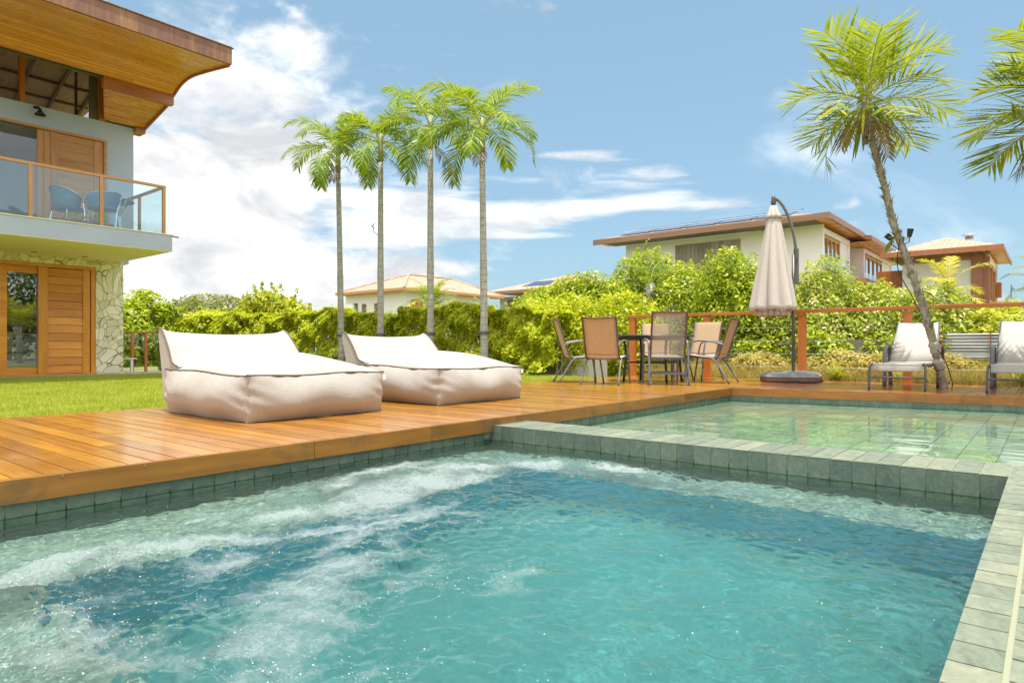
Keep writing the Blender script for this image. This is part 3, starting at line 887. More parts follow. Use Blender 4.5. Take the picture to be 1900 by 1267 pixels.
JETS = [(0.72, 2.62, .34, .13, 1.0, 0.2), (1.02, 2.50, .26, .11, .95, 0.2), (1.42, 2.86, .18, .06, .5, 0.1), (1.72, 2.62, .30, .10, .85, -.3), (1.95, 2.35, .30, .09, .6, -.3), (2.52, 3.06, .34, .12, .95, .1),
        (2.15, 2.98, .22, .10, .7, .1), (2.95, 2.80, .30, .14, 1.05, -.3), (2.7, 2.62, .34, .12, .8, -.4), (3.36, 2.56, .14, .24, .95, .0), (3.50, 1.98, .09, .26, 1.05, 0.1), (3.2, 2.25, .16, .16, .5, 0),
        (1.25, 1.76, .36, .10, .66, .4), (0.82, 1.42, .30, .14, .62, .5), (1.35, 1.55, .26, .07, .5, .2), (1.6, 1.40, .24, .08, .42, .1), (3.5, 1.3, .10, .40, .32, .0), (3.4, .6, .12, .3, .25, 0),
        (1.65, 1.9, .30, .10, .42, .3), (0.62, 2.1, .12, .16, .5, 0), (0.9, 1.2, .2, .12, .45, .3), (2.2, 1.7, .25, .06, .3, -.4),
        (1.25, 2.40, .30, .13, .95, -.35), (1.72, 2.22, .42, .15, .98, -.35), (0.5, 2.55, .3, .16, .8, .1), (2.1, 2.55, .3, .18, .92, .3), (2.5, 2.72, .4, .16, .95, .1), (1.55, 2.0, .5, .10, .66, .25), (1.05, 1.62, .5, .16, .68, .4), (2.1, 2.2, .35, .08, .6, .5), (0.62, 1.9, .14, .22, .62, .2), (1.0, 2.05, .12, .3, .7, -.5), (1.95, 1.95, .3, .1, .46, -.5), (0.7, 1.75, .16, .2, .4, 0)]
def foamf(X, Y):
    nx, ny = X.shape
    st_ = X[1, 0] - X[0, 0]
    wx = field(nx, ny, st_, .5, 4, 1.6, 21) * 0.055
    wy = field(nx, ny, st_, .5, 4, 1.6, 22) * 0.055
    a = np.zeros_like(X)
    for cx, cy, rx, ry, am, th in JETS:
        dx_, dy_ = X + wx - cx, Y + wy - cy
        u, v_ = dx_ * math.cos(th) + dy_ * math.sin(th), -dx_ * math.sin(th) + dy_ * math.cos(th)
        a = np.maximum(a, am * np.exp(-(u / rx) ** 2 - (v_ / ry) ** 2))
    return np.clip(a + 0.10 * field(nx, ny, st_, 1.5, 10, 1.0, 23), 0, 1.3)
def spah(nx, ny, st_, X, Y):
    a = np.zeros_like(X)
    for cx, cy, rx, ry, am, th in JETS:
        a = np.maximum(a, am * np.exp(-((X - cx) / (rx * 1.6)) ** 2 - ((Y - cy) / (ry * 2)) ** 2))
    big = field(nx, ny, st_, .5, 3.0, 2.0, 31, (1.4, .8)) * 0.0085
    mid = field(nx, ny, st_, 2.5, 12, 2.0, 32) * 0.0025
    sm = field(nx, ny, st_, 8, 45, 1.6, 33) * 0.0011
    return big * (0.75 + 0.8 * a) + mid * (0.7 + 1.6 * a) + sm * (1.0 + 2.6 * a) + a * 0.012
water_spa = water_body("spa_water", WATERS, -1.005, XD0 + 0.004, YS - 0.004, YW + 0.004, SPZ, ZF - 0.02, 0.009, spah, foam=foamf)
def poolh(nx, ny, st_, X, Y):
    return field(nx, ny, st_, .7, 5, 2.2, 41, (.7, 1.3)) * 0.0011 + field(nx, ny, st_, 5, 16, 2.0, 42) * 0.00018
water_pool = water_body("pool_water", WATERP, XD1 - 0.004, 9.5, -3.45, YW + 0.004, -0.168, ZP - 0.02, 0.02, poolh, skew=lambda Y: xf(Y) + 0.006)

# spray droplets and bubbles thrown up by the jets
def bubbles():
    r = np.random.default_rng(5)
    n = 19000
    c = r.integers(0, len(JETS), n)
    J = np.array(JETS)[c]
    P = np.zeros((n, 3))
    u = r.normal(0, 0.62, n) * J[:, 2]
    v_ = r.normal(0, 0.62, n) * J[:, 3]
    P[:, 0] = J[:, 0] + u * np.cos(J[:, 5]) - v_ * np.sin(J[:, 5])
    P[:, 1] = J[:, 1] + u * np.sin(J[:, 5]) + v_ * np.cos(J[:, 5])
    keep = (P[:, 0] < XD0 - 0.02) & (P[:, 1] < YW - 0.03) & (P[:, 1] > YS + .02) & (r.uniform(0, 1, n) < J[:, 4])
    P, J = P[keep], J[keep]
    n2_ = 3000
    Q = np.stack([r.uniform(0.3, 3.8, n2_), r.uniform(.2, 3.3, n2_), np.zeros(n2_)], 1)
    P = np.concatenate([P, Q])
    me = water_spa.data
    nx = int((XD0 + 0.004 + 1.005) / 0.009) + 1
    ny = int((YW + 0.004 - YS + 0.004) / 0.009) + 1
    co = np.zeros(len(me.vertices) * 3, dtype=np.float32)
    me.vertices.foreach_get('co', co)
    Zg = co.reshape(-1, 3)[:nx * ny, 2].reshape(nx, ny)
    ix = np.clip(((P[:, 0] + 1.005) / 0.009).astype(int), 0, nx - 1)
    iy = np.clip(((P[:, 1] - YS + 0.004) / 0.009).astype(int), 0, ny - 1)
    P[:, 2] = Zg[ix, iy] + 0.0006
    rad = r.uniform(0.0006, 0.0016, len(P)) * r.choice([.8, 1.1, 1.9], len(P), p=[.7, .26, .04])
    # low octahedral hemispheres
    base = np.array([[1, 0, 0], [.5, .87, 0], [-.5, .87, 0], [-1, 0, 0], [-.5, -.87, 0], [.5, -.87, 0], [.62, .36, .65], [-.62, .36, .65], [0, -.72, .65], [0, 0, 1.0]])
    tri = np.array([[0, 1, 6], [1, 2, 6], [6, 2, 7], [2, 3, 7], [3, 4, 7], [7, 4, 8], [4, 5, 8], [5, 0, 8], [8, 0, 6], [6, 7, 9], [7, 8, 9], [8, 6, 9]])
    V = P[:, None, :] + base[None] * rad[:, None, None]
    F = tri[None] + (np.arange(len(P)) * 10)[:, None, None]
    t = mat("bubble_film")
    fin(t, princ(t, (0.85, 0.90, 0.90), 0.06, spec=0.9, **({'Transmission Weight': 0.55})))
    npmesh("foam_bubbles", V.reshape(-1, 3), F.reshape(-1, 3), t.m, smooth=True, kind='stuff')
bubbles()

# ================================================================== MAIN HOUSE
H = empty("main_house", (5.6, 15.3, 0), label="two-storey house with stone-clad base, blue-grey upper wall and sweeping wooden eaves at the lawn's end", cat="house")
HO = (5.6, 15.3, 0)
def hb(mb, name, m, **k):
    return mb.build(name, m, H, off=HO, **k)
YF = 15.3
sw = MB().box(5.08, 5.6, YF, YF + .3, 0, 2.35).box(1.4, 5.079, YF, YF + .3, 2.2, 2.35).box(-3, 1.399, YF, YF + .3, 0, 2.35).box(5.35, 5.6, YF + .301, 23, 0, 2.35)
hb(sw, "stone_wall", STONE)
uw = MB().box(5.28, 5.8, YF, YF + .25, 2.67, 5.25).box(1.4, 5.279, YF, YF + .25, 4.87, 5.25).box(-3, 1.399, YF, YF + .25, 2.67, 5.25)
uw.box(5.55, 5.8, YF + .251, 23, 2.35, 5.25)
hb(uw, "upper_wall", WALLB)
hb(MB().box(-3, 5.56, 12.87, 15.299, 2.36, 2.655).box(-3, 5.54, 15.3, 23, 2.36, 2.65), "balcony_slab", SLABW, bevel=0.004)
hb(MB().box(-3, 5.555, 12.875, 15.299, 2.350, 2.3585), "slab_underside", SLABU)
hb(MB().box(-3, 5.575, 12.855, 15.29, 2.657, 2.675), "slab_edge_trim", CREAMP)
hb(MB().tube([(5.5, 12.90, 2.645), (5.68, 12.87, 2.635)], 0.012), "rain_spout", GMETAL)
# ceiling spot rings
for xx in (3.9, 4.75):
    hb(MB().lathe([(0.055, 2.346), (0.055, 2.349)], (xx, 14.9), 16), "ceiling_spotlight", GMETAL)
# lower sliding door
df_ = hb(MB().box(1.4, 5.08, YF + .02, YF + .16, 2.13, 2.2).box(5.0, 5.08, YF + .02, YF + .16, 0.02, 2.129).box(1.4, 5.08, YF + .02, YF + .2, 0.0, 0.019), "door_frame", WZ)
dp = MB().box(4.09, 4.25, YF + .04, YF + .10, 0.022, 2.128).box(4.86, 4.985, YF + .04, YF + .10, 0.022, 2.128)
dr = hb(dp, "sliding_door", WZ, bevel=0.003)
sl = MB()
zz = 0.03
k = 0
while zz < 2.10:
    h = 0.159
    sl.add([(4.251, YF + .055, zz), (4.859, YF + .055, zz), (4.859, YF + .075, min(zz + h - .004, 2.125)), (4.251, YF + .075, min(zz + h - .004, 2.125)),
            (4.251, YF + .10, zz), (4.859, YF + .10, zz), (4.859, YF + .10, min(zz + h - .004, 2.125)), (4.251, YF + .10, min(zz + h - .004, 2.125))],
           [(0, 1, 2, 3), (4, 7, 6, 5), (0, 4, 5, 1), (1, 5, 6, 2), (2, 6, 7, 3), (3, 7, 4, 0)])
    zz += h + 0.002
o = sl.build("slat_panel", WX, dr, off=HO)
gs = hb(MB().box(1.5, 4.085, YF + .09, YF + .14, 1.99, 2.128).box(1.5, 4.085, YF + .09, YF + .14, .022, .15).box(3.49, 3.60, YF + .09, YF + .14, .151, 1.989).box(1.5, 1.6, YF + .09, YF + .14, .151, 1.989), "glazed_door", WX)
MB().box(3.601, 4.088, YF + .112, YF + .118, .151, 1.989).build("glass_pane", GLASSD, gs, off=HO)
MB().box(1.601, 3.489, YF + .112, YF + .118, .151, 1.989).build("glass_pane", GLASSD, gs, off=HO)
# room behind
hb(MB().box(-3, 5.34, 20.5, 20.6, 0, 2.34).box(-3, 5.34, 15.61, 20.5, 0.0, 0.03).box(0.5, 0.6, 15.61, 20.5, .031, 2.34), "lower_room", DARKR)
so = empty("sofa", (3.7, 16.6, 0.03), label="pale sofa with dotted cushion seen through the lower glass door", cat="sofa")
MB().box(3.0, 4.7, 16.3, 17.2, 0.03, 0.42).build("seat", WHITE, so, off=(3.7, 16.6, .03), bevel=0.05)
MB().box(3.0, 4.7, 17.0, 17.25, 0.42, 0.85).build("backrest", WHITE, so, off=(3.7, 16.6, .03), bevel=0.05)
MB().box(3.75, 4.45, 16.62, 16.8, 0.43, 0.80).build("cushion", DOTS, so, off=(3.7, 16.6, .03), bevel=0.06)
# upper door
MBd = MB().box(1.4, 5.28, YF - .02, YF + .12, 4.82, 4.865).box(5.23, 5.28, YF - .02, YF + .12, 2.68, 4.819)
hb(MBd, "upper_door_frame", WPX)
ud = hb(MB().box(4.30, 4.42, YF + .03, YF + .08, 2.69, 4.818).box(5.06, 5.228, YF + .03, YF + .08, 2.69, 4.818).box(4.19, 4.298, YF + .05, YF + .1, 2.69, 4.818).box(4.08, 4.188, YF + .07, YF + .12, 2.69, 4.818), "shutter_door", WPZ)
sl = MB()
zz = 2.70
while zz < 4.80:
    sl.box(4.421, 5.059, YF + .045, YF + .075, zz, min(zz + 0.176, 4.815))
    zz += 0.18
sl.build("slat_panel", WPX, ud, off=HO)
MB().box(1.45, 4.079, YF + .09, YF + .096, 2.69, 4.818).build("glass_pane", GLASSC, ud, off=HO)
hb(MB().box(0.5, 5.54, 20.5, 20.6, 2.651, 5.1).box(0.5, 5.54, 15.56, 20.5, 4.95, 5.05).box(0.4, 0.5, 15.56, 20.5, 2.651, 5.1).box(2.6, 2.7, 17.5, 18.6, 2.651, 4.949), "upper_room", ROOMW)
hb(MB().box(3.35, 3.75, 16.9, 17.2, 4.94, 4.949), "ceiling_air_vent", SLABW)
bd = empty("bed", (3.2, 17, 2.65), label="bed with white dotted cover low behind the balcony glass", cat="bed")
MB().box(2.75, 4.5, 16.5, 18.2, 2.651, 3.05).build("mattress", DOTS, bd, off=(3.2, 17, 2.65), bevel=0.08)
MB().box(2.75, 4.5, 18.2, 18.3, 2.651, 3.6).build("headboard", WPX, bd, off=(3.2, 17, 2.65))
# balcony railing
rl = hb(MB().box(-3, 5.45, 12.88, 12.93, 3.53, 3.575).box(5.40, 5.45, 12.931, 15.2, 3.53, 3.575), "balcony_handrail", WPX)
for xx in (1.25, 2.29, 3.33, 4.37, 5.42):
    hb(MB().box(xx - .028, xx + .028, 12.885, 12.925, 2.675, 3.529), "railing_post", WPZ)
for yy in (14.02, 15.12):
    hb(MB().box(5.405, 5.445, yy - .028, yy + .028, 2.675, 3.529), "railing_post", WPZ)
xs_ = [-3, 1.25, 2.29, 3.33, 4.37, 5.42]
for a, b in zip(xs_[:-1], xs_[1:]):
    hb(MB().box(a + .03, b - .03, 12.902, 12.91, 2.69, 3.528), "glass_panel", GLASSB)
for a, b in ((12.93, 14.02), (14.02, 15.12)):
    hb(MB().box(5.421, 5.429, a + .03, b - .03, 2.69, 3.528), "glass_panel", GLASSC)
# roof: soffit boards along the sweep
prof = arc([(0, 11.53, 5.66), (0, 12.5, 5.795), (0, 13.05, 5.845), (0, 13.45, 5.80), (0, 13.81, 5.66)], 40)
cum_l = [0]
for a, b in zip(prof[:-1], prof[1:]): cum_l.append(cum_l[-1] + (b - a).length)
def at_len(P, L, l):
    for i in range(len(L) - 1):
        if L[i + 1] >= l:
            t = (l - L[i]) / max(L[i + 1] - L[i], 1e-9)
            return P[i].lerp(P[i + 1], t)
    return P[-1]
def boards(mb, P, L, x0, x1, pitch, skew0=0.0):
    l = 0
    tot = L[-1]
    while l < tot - 0.01:
        a, b = at_len(P, L, l + .006), at_len(P, L, min(l + pitch - .006, tot))
        s0 = x0 + skew0 * (l / tot)
        cuts = [s0] + sorted(rnd.uniform(s0, x1) for _ in range(2)) + [x1]
        for c0, c1 in zip(cuts[:-1], cuts[1:]):
            if c1 - c0 < .02: continue
            dz_ = rnd.uniform(0, .0015)
            mb.add([(c0, a.y, a.z - dz_), (c1 - .002, a.y, a.z - dz_), (c1 - .002, b.y, b.z - dz_), (c0, b.y, b.z - dz_), (c0, a.y, a.z + .018), (c1 - .002, a.y, a.z + .018), (c1 - .002, b.y, b.z + .018), (c0, b.y, b.z + .018)],
                   [(0, 3, 2, 1), (4, 5, 6, 7), (0, 1, 5, 4), (1, 2, 6, 5), (2, 3, 7, 6), (3, 0, 4, 7)])
        l += pitch
sb = MB()
boards(sb, prof, cum_l, -3, 5.965, 0.085)
P2 = [Vector((0, 13.96, 5.565)), Vector((0, 15.24, 5.275))]
boards(sb, P2, [0, (P2[1] - P2[0]).length], 4.78, 5.965, 0.085, 0.45)
rf = hb(MB().add([(-3, 11.50, 5.955), (6.01, 11.50, 5.955), (6.01, 17, 6.80), (-3, 17, 6.80), (-3, 11.50, 5.99), (6.01, 11.50, 5.99), (6.01, 17, 6.84), (-3, 17, 6.84)],
                 [(0, 3, 2, 1), (4, 5, 6, 7), (0, 1, 5, 4), (1, 2, 6, 5), (2, 3, 7, 6), (3, 0, 4, 7)]), "roof", ROOFT)
sb.build("soffit_boards", SOFFIT, rf, off=HO)
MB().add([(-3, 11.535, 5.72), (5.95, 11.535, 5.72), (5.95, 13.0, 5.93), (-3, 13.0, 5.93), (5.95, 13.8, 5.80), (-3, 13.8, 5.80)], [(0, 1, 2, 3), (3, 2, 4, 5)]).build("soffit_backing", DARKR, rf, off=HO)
MB().box(-3, 6.0, 11.47, 11.528, 5.655, 5.945).box(5.97, 6.0, 11.529, 11.75, 5.70, 5.945).build("roof_fascia", RUST, rf, off=HO)
MB().box(-3, 6.03, 11.45, 11.80, 5.946, 5.954).build("drip_edge", GMETAL, rf, off=HO)
rk = MB()
for a, b in zip(prof[::8], prof[8::8] + [prof[-1]]):
    if (b - a).length > .01: rk.obox((5.985, a.y, a.z - .01), (5.985, b.y, b.z - .01), .035, .05)
rk.obox((5.985, 13.95, 5.55), (5.985, 15.25, 5.25), .035, .06)
rk.build("rake_trim", REDX, rf, off=HO)
gb = MB()
gp = [(p.y, p.z) for p in prof[::10]] + [(13.95, 5.60), (15.25, 5.30), (15.9, 5.3), (15.9, 6.6), (11.53, 5.95)]
gb.add([(5.96, y_, z_) for y_, z_ in gp], [tuple(range(len(gp)))])
gb.build("gable_board", RUST, rf, off=HO)
MB().box(4.72, 6.0, 13.815, 13.95, 5.465, 5.655).build("roof_beam", REDX, rf, off=HO)
MB().box(5.801, 6.0, 15.18, 15.5, 5.165, 5.27).build("roof_beam", REDX, rf, off=HO)
MB().box(-3, 5.955, 13.955, 14.0, 5.665, 6.25).box(5.25, 5.955, 15.30, 15.5, 5.252, 6.4).build("roof_infill", DARKR, rf, off=HO)
# clerestory window
cw = hb(MB().box(1.4, 5.14, YF + .02, YF + .1, 6.25, 6.33).box(4.98, 5.11, YF + .02, YF + .1, 5.251, 6.249).box(4.86, 4.90, YF + .5, YF + .55, 5.251, 6.3), "clerestory_window", DARKR)
MB().box(1.4, 4.979, YF + .05, YF + .056, 5.251, 6.249).build("glass_pane", GLASSW, cw, off=HO)
MB().box(5.12, 5.245, YF - .05, YF + .12, 5.251, 6.3).build("window_post", REDZ, cw, off=HO)
MB().box(3.78, 3.86, YF - .02, YF + .12, 5.251, 6.3).build("window_post", REDZ, cw, off=HO)
MB().box(2.35, 2.43, YF - .02, YF + .12, 5.251, 6.3).build("window_post", REDZ, cw, off=HO)
ci = MB().add([(-3, 15.5, 6.42), (5.8, 15.5, 6.42), (5.8, 22, 5.85), (-3, 22, 5.85)], [(0, 1, 2, 3)])
ci.build("inner_ceiling", CEILW, cw, off=HO)
ra = MB()
for i in range(9):
    ra.obox((0.4 + i * .62, 15.5, 6.38), (0.4 + i * .62 + .7, 22, 5.81), .05, .07)
for i in range(5):
    ra.obox((-1, 15.8 + i * .95, 6.36 - i * .08), (5.7, 15.8 + i * .95, 6.36 - i * .08), .05, .05)
ra.build("rafter", BROWNY, cw, off=HO)
# wall lamp
lp = hb(MB().tube([(4.04, 15.3, 5.20), (4.04, 15.2, 5.21), (4.05, 15.13, 5.17), (4.06, 15.12, 5.13)], .012, 8).lathe([(.05, 5.18), (.05, 5.22)], (4.04, 15.285), 12), "wall_lamp", BLACK)
MB().lathe([(.022, 5.15), (.03, 5.12), (.05, 5.09), (.10, 5.03), (.095, 5.03), (.045, 5.085), (.02, 5.11)], (4.06, 15.12), 20).build("lamp_shade", BLACK, lp, off=HO, smooth=True)
MB().box(-3, 6.95, 15.0, 16.2, -0.05, -0.005).build("paving", PAVE, kind='structure')

# balcony furniture
def wicker_chair(loc, rz, label):
    e = empty("wicker_chair", loc, rz, label=label, cat="chair", group="wicker armchairs on the balcony")
    def wrap(r_, z, a0, a1, n=14, tilt=0):
        return [(r_ * math.sin(a0 + (a1 - a0) * i / (n - 1)), -r_ * math.cos(a0 + (a1 - a0) * i / (n - 1)) - tilt, z) for i in range(n)]
    mb = MB()
    hts = lambda a: 0.80 - 0.20 * (abs(a) / 1.75) ** 2
    P = []
    for j in range(6):
        row = []
        for i in range(19):
            a = -1.75 + 3.5 * i / 18
            top = hts(a)
            z = .42 + (top - .42) * j / 5
            r_ = .25 + .035 * j / 5
            row.append((r_ * math.sin(a), -r_ * math.cos(a), z))
        P.append(row)
    mb.grid(P)
    mb.build("backrest", WICKER, e, smooth=True).modifiers.new("s", 'SOLIDIFY').thickness = 0.018
    MB().lathe([(.02, .40), (.24, .40), (.25, .42), (.24, .445), (.02, .455)], (0, 0), 24).build("seat", WICKER, e, smooth=True)
    rim = [(.29 * math.sin(-1.8 + 3.6 * i / 24), -.29 * math.cos(-1.8 + 3.6 * i / 24), hts(-1.8 + 3.6 * i / 24) + .008) for i in range(25)]
    MB().tube(rim, .011, 6).build("arm_rail", CHROME, e, smooth=True)
    for sx_ in (-1, 1):
        MB().tube(arc([(sx_ * .28, .06, .58), (sx_ * .29, .16, .50), (sx_ * .25, .2, .3), (sx_ * .24, .22, .0)], 4), .012, 6).build("leg", CHROME, e, smooth=True)
        MB().tube(arc([(sx_ * .19, -.16, .42), (sx_ * .21, -.19, .2), (sx_ * .23, -.23, .0)], 4), .012, 6).build("leg", CHROME, e, smooth=True)
    return e
wicker_chair((4.62, 13.55, 2.676), R(150), "blue wicker chair nearest the balcony glass, back turned to the lawn")
wicker_chair((4.22, 14.1, 2.676), R(-70), "blue wicker chair half hidden beyond the nearer wicker chair")
bt_ = empty("balcony_table", (4.95, 14.15, 2.676), label="round blue-topped balcony table on curved chrome legs", cat="table")
MB().lathe([(.02, .70), (.40, .70), (.41, .71), (.40, .725), (.02, .725)], (0, 0), 32).build("table_top", WICKER, bt_, smooth=False)
for i in range(4):
    a = i * math.pi / 2 + .4
    MB().tube(arc([(.38 * math.cos(a), .38 * math.sin(a), .70), (.22 * math.cos(a), .22 * math.sin(a), .4), (.30 * math.cos(a), .30 * math.sin(a), 0)], 5), .012, 6).build("leg", CHROME, bt_, smooth=True)


# ================================================================== LOUNGE BAGS
def lounge_bag(loc, label, seed):
    e = empty("lounge_bag", loc, 0, label=label, cat="outdoor lounger", group="big fabric lounge bags on the deck")
    W_, D_ = 1.24, 1.34            # x, y ; front edge y=0
    r = random.Random(seed)
    ph = [r.uniform(0, 6.28) for _ in range(8)]
    def ht(y):
        return 0.335 + 0.03 * (y / D_)
    # perimeter with small corner radius
    n_side = 44
    per = []
    cs = [(0, 0), (W_, 0), (W_, D_), (0, D_)]
    for k in range(4):
        a, b = cs[k], cs[(k + 1) % 4]
        for i in range(n_side):
            t = i / n_side
            per.append((a[0] + (b[0] - a[0]) * t, a[1] + (b[1] - a[1]) * t, k, t))
    nrm = [(0, -1), (1, 0), (0, 1), (-1, 0)]
    rows = []
    NV = 18
    for j in range(NV + 1):
        v_ = j / NV
        row = []
        for (x_, y_, k, t) in per + [per[0]]:
            edge = (math.sin(math.pi * min(max(t, 0), 1))) ** 0.42 if 0 < t < 1 else 0.0
            bul = 0.095 * (math.sin(math.pi * min(1, (v_ * 0.93 + 0.035)))) ** 0.85 * edge
            bul += 0.012 * math.sin(t * 13 + ph[k]) * math.sin(v_ * 4 + ph[k + 4]) * edge
            ec = math.exp(-min(t, 1 - t) / .07)
            bul += 0.010 * ec * math.sin(v_ * 21 + ph[k] * 3 + t * 30) * math.sin(math.pi * v_)
            bul += 0.006 * math.exp(-(1 - v_) / .18) * math.sin(t * 47 + ph[k + 2]) * edge
            if v_ < 0.3: bul -= 0.03 * (1 - v_ / 0.3)
            pinch = 0.016 * (1 - edge) * math.sin(math.pi * v_) * 1.2
            cx, cy = (W_ / 2 - x_), (D_ / 2 - y_)
            L = math.hypot(cx, cy)
            row.append((x_ + nrm[k][0] * bul + cx / L * pinch, y_ + nrm[k][1] * bul + cy / L * pinch,
                        0.004 + (ht(y_) - 0.004) * v_ + 0.006 * math.sin(t * 9 + ph[k]) * v_))
        rows.append(row)
    mb = MB().grid(rows)
    NG = 52
    top = []
    for j in range(NG + 1):
        row = []
        for i in range(NG + 1):
            s_, t_ = i / NG, j / NG
            m_ = max(0.0, math.sin(math.pi * s_) * math.sin(math.pi * t_))
            z = ht(t_ * D_) + 0.165 * m_ ** 0.55
            z += 0.010 * math.sin(s_ * 7 + ph[0]) * math.sin(t_ * 5 + ph[1]) * m_
            de = min(s_, 1 - s_, t_, 1 - t_)
            z += 0.006 * math.exp(-de / .05) * math.sin((s_ if min(t_, 1 - t_) < min(s_, 1 - s_) else t_) * 52 + ph[2]) * min(1, de / .02)
            z += 0.010 * math.sin(9 * s_ + 14 * t_ + 2 * math.sin(5 * s_ + ph[3])) * math.exp(-((t_ - .75) / .2) ** 2) * m_
            z -= 0.035 * math.exp(-((s_ - .55) / .10) ** 2 - ((t_ - .25) / .05) ** 2) * 0.5
            row.append((s_ * W_, t_ * D_, z))
        top.append(row)
    mb.grid(top)
    mb.build("seat", CREAM, e, smooth=True)
    # piping along the top seam
    pp = []
    for (x_, y_, k, t) in per + [per[0]]:
        edge = (math.sin(math.pi * t)) ** 0.42 if 0 < t < 1 else 0
        pp.append((x_ + nrm[k][0] * .006 * edge, y_ + nrm[k][1] * .006 * edge, ht(y_) + 0.005 + 0.006 * math.sin(t * 9 + ph[k])))
    MB().tube(pp, 0.0075, 6, cap=False).build("piping", PIPING, e, smooth=True)
    # backrest wedge, leaning away from the pool
    prof_ = [(1.02, .385), (1.16, .43), (1.30, .55), (1.43, .65), (1.505, .685), (1.53, .672), (1.50, .55), (1.455, .35), (1.42, .15), (1.40, .02), (1.22, .02), (1.10, .2)]
    P_ = arc([(0, a, b) for a, b in prof_ + [prof_[0]]], 3)[:-1]
    xs_ = [0, .02, .06, .12, .2] + [.3 + i * .1 for i in range(8)] + [1.06, 1.12, 1.18, 1.22, 1.24]
    rg = []
    for x_ in xs_:
        q = min(x_, W_ - x_)
        f = 1 - 0.30 * math.exp(-q / 0.035)
        cy, cz = 1.33, 0.40
        row = []
        for p in P_:
            up_ = max(0, (p.z - .45) / .24)
            ff = f + (1 - f) * min(1, up_ * 1.2)
            sag = -0.022 * math.sin(math.pi * x_ / W_) * up_ + (0.034 * math.exp(-q / .05)) * up_
            inx = 0.035 * up_
            row.append((x_ + (inx if x_ < W_ / 2 else -inx * 1.4) * (1 - abs(x_ - W_ / 2) / W_) * 1.2, cy + (p.y - cy) * ff - 0.03 * math.sin(math.pi * x_ / W_) * (1 if p.y < 1.45 and p.z < .6 else 0), cz + (p.z - cz) * ff + sag))
        rg.append(row + [row[0]])
    mb = MB().grid(rg)
    n_ = len(P_)
    mb.add(rg[0][:-1], [tuple(range(n_))[::-1]])
    mb.add(rg[-1][:-1], [tuple(range(n_))])
    mb.build("backrest", CREAM, e, smooth=True)
    for row in (rg[0], rg[-1]):
        MB().tube([row[i] for i in range(0, 17)], 0.0075, 6).build("backrest_piping", PIPING, e, smooth=True)
    MB().box(W_ - .012, W_ + .02, -.006, -.002, .27, .315).build("care_tag", OFFW, e)
    return e
lounge_bag((2.45, 4.46, 0), "cream fabric lounge bag with backrest, the larger-looking one on the deck nearer the house", 3)
lounge_bag((4.34, 4.44, 0), "cream fabric lounge bag with backrest standing behind the first, nearer the dining set", 8)

# ================================================================== FURNITURE
def sling_chair(loc, face, label, sling=None):
    rz = math.atan2(face[1], face[0]) - math.pi / 2
    e = empty("dining_chair", loc, rz, label=label, cat="chair", group="sling dining chairs round the black table")
    hw = 0.245
    side = arc([(0, .25, .425), (0, .1, .405), (0, -.12, .385), (0, -.215, .40), (0, -.26, .50), (0, -.35, .78), (0, -.405, .945), (0, -.435, 0.985)], 4)
    # one continuous sling
    rows = []
    for p in side[:-2]:
        rows.append([(-hw + 2 * hw * i / 6, p.y, p.z - .012 * math.sin(math.pi * i / 6) * (1 if p.z < .45 else 0)) for i in range(7)])
    nseat = next(i for i, p in enumerate(side) if p.z > .45 and p.y < 0)
    sb_ = MB().grid(rows[nseat - 1:])
    o = sb_.build("backrest", sling or SLING, e, smooth=True)
    o.modifiers.new("s", 'SOLIDIFY').thickness = 0.003
    o = MB().grid(rows[:nseat]).build("seat", SLINGL, e, smooth=True)
    o.modifiers.new("s", 'SOLIDIFY').thickness = 0.003
    MB().tube([(-hw - .01, side[-1].y, side[-1].z), (-hw * .6, side[-1].y - .012, side[-1].z - .014), (0, side[-1].y - .016, side[-1].z - .02), (hw * .6, side[-1].y - .012, side[-1].z - .014), (hw + .01, side[-1].y, side[-1].z)], .011, 8).build("top_rail", BRMETAL, e, smooth=True)
    for s_ in (-1, 1):
        MB().tube([(s_ * (hw + .008), p.y, p.z) for p in side], .013, 8).build("side_rail", BRMETAL if s_ < 0 else GMETAL, e, smooth=True)
        MB().tube(arc([(s_ * .275, .30, 0), (s_ * .275, .235, .40), (s_ * .275, .19, .60), (s_ * .275, .10, .645), (s_ * .27, -.10, .64), (s_ * .262, -.27, .60), (s_ * .258, -.31, .58)], 4), .014, 8).build("arm_and_front_leg", GMETL, e, smooth=True)
        MB().tube(arc([(s_ * .26, -.12, .39), (s_ * .268, -.21, .31), (s_ * .285, -.40, 0)], 4), .014, 8).build("rear_leg", GMETL, e, smooth=True)
    MB().tube([(-.262, .17, .40), (.262, .17, .40)], .011, 8).build("front_stretcher", GMETAL, e)
    MB().tube([(-.262, -.17, .375), (.262, -.17, .375)], .011, 8).build("rear_stretcher", GMETAL, e)
    return e
sling_chair((8.75, 5.76, 0), (.70, -.72), "sling dining chair seen side-on at the lawn end of the table")
sling_chair((8.55, 5.17, 0), (.965, .26), "sling dining chair showing its tan back, left of the table")
sling_chair((10.72, 5.45, 0), (-.87, -.5), "sling dining chair on the far side of the table, seen through the nearest chair's back")
sling_chair((10.50, 4.62, 0), (-.88, .10), "sling dining chair with pale backrest facing the camera, right side of the table")
sling_chair((9.90, 4.16, 0), (-.12, .99), "sling dining chair showing its tan back, right of the table")
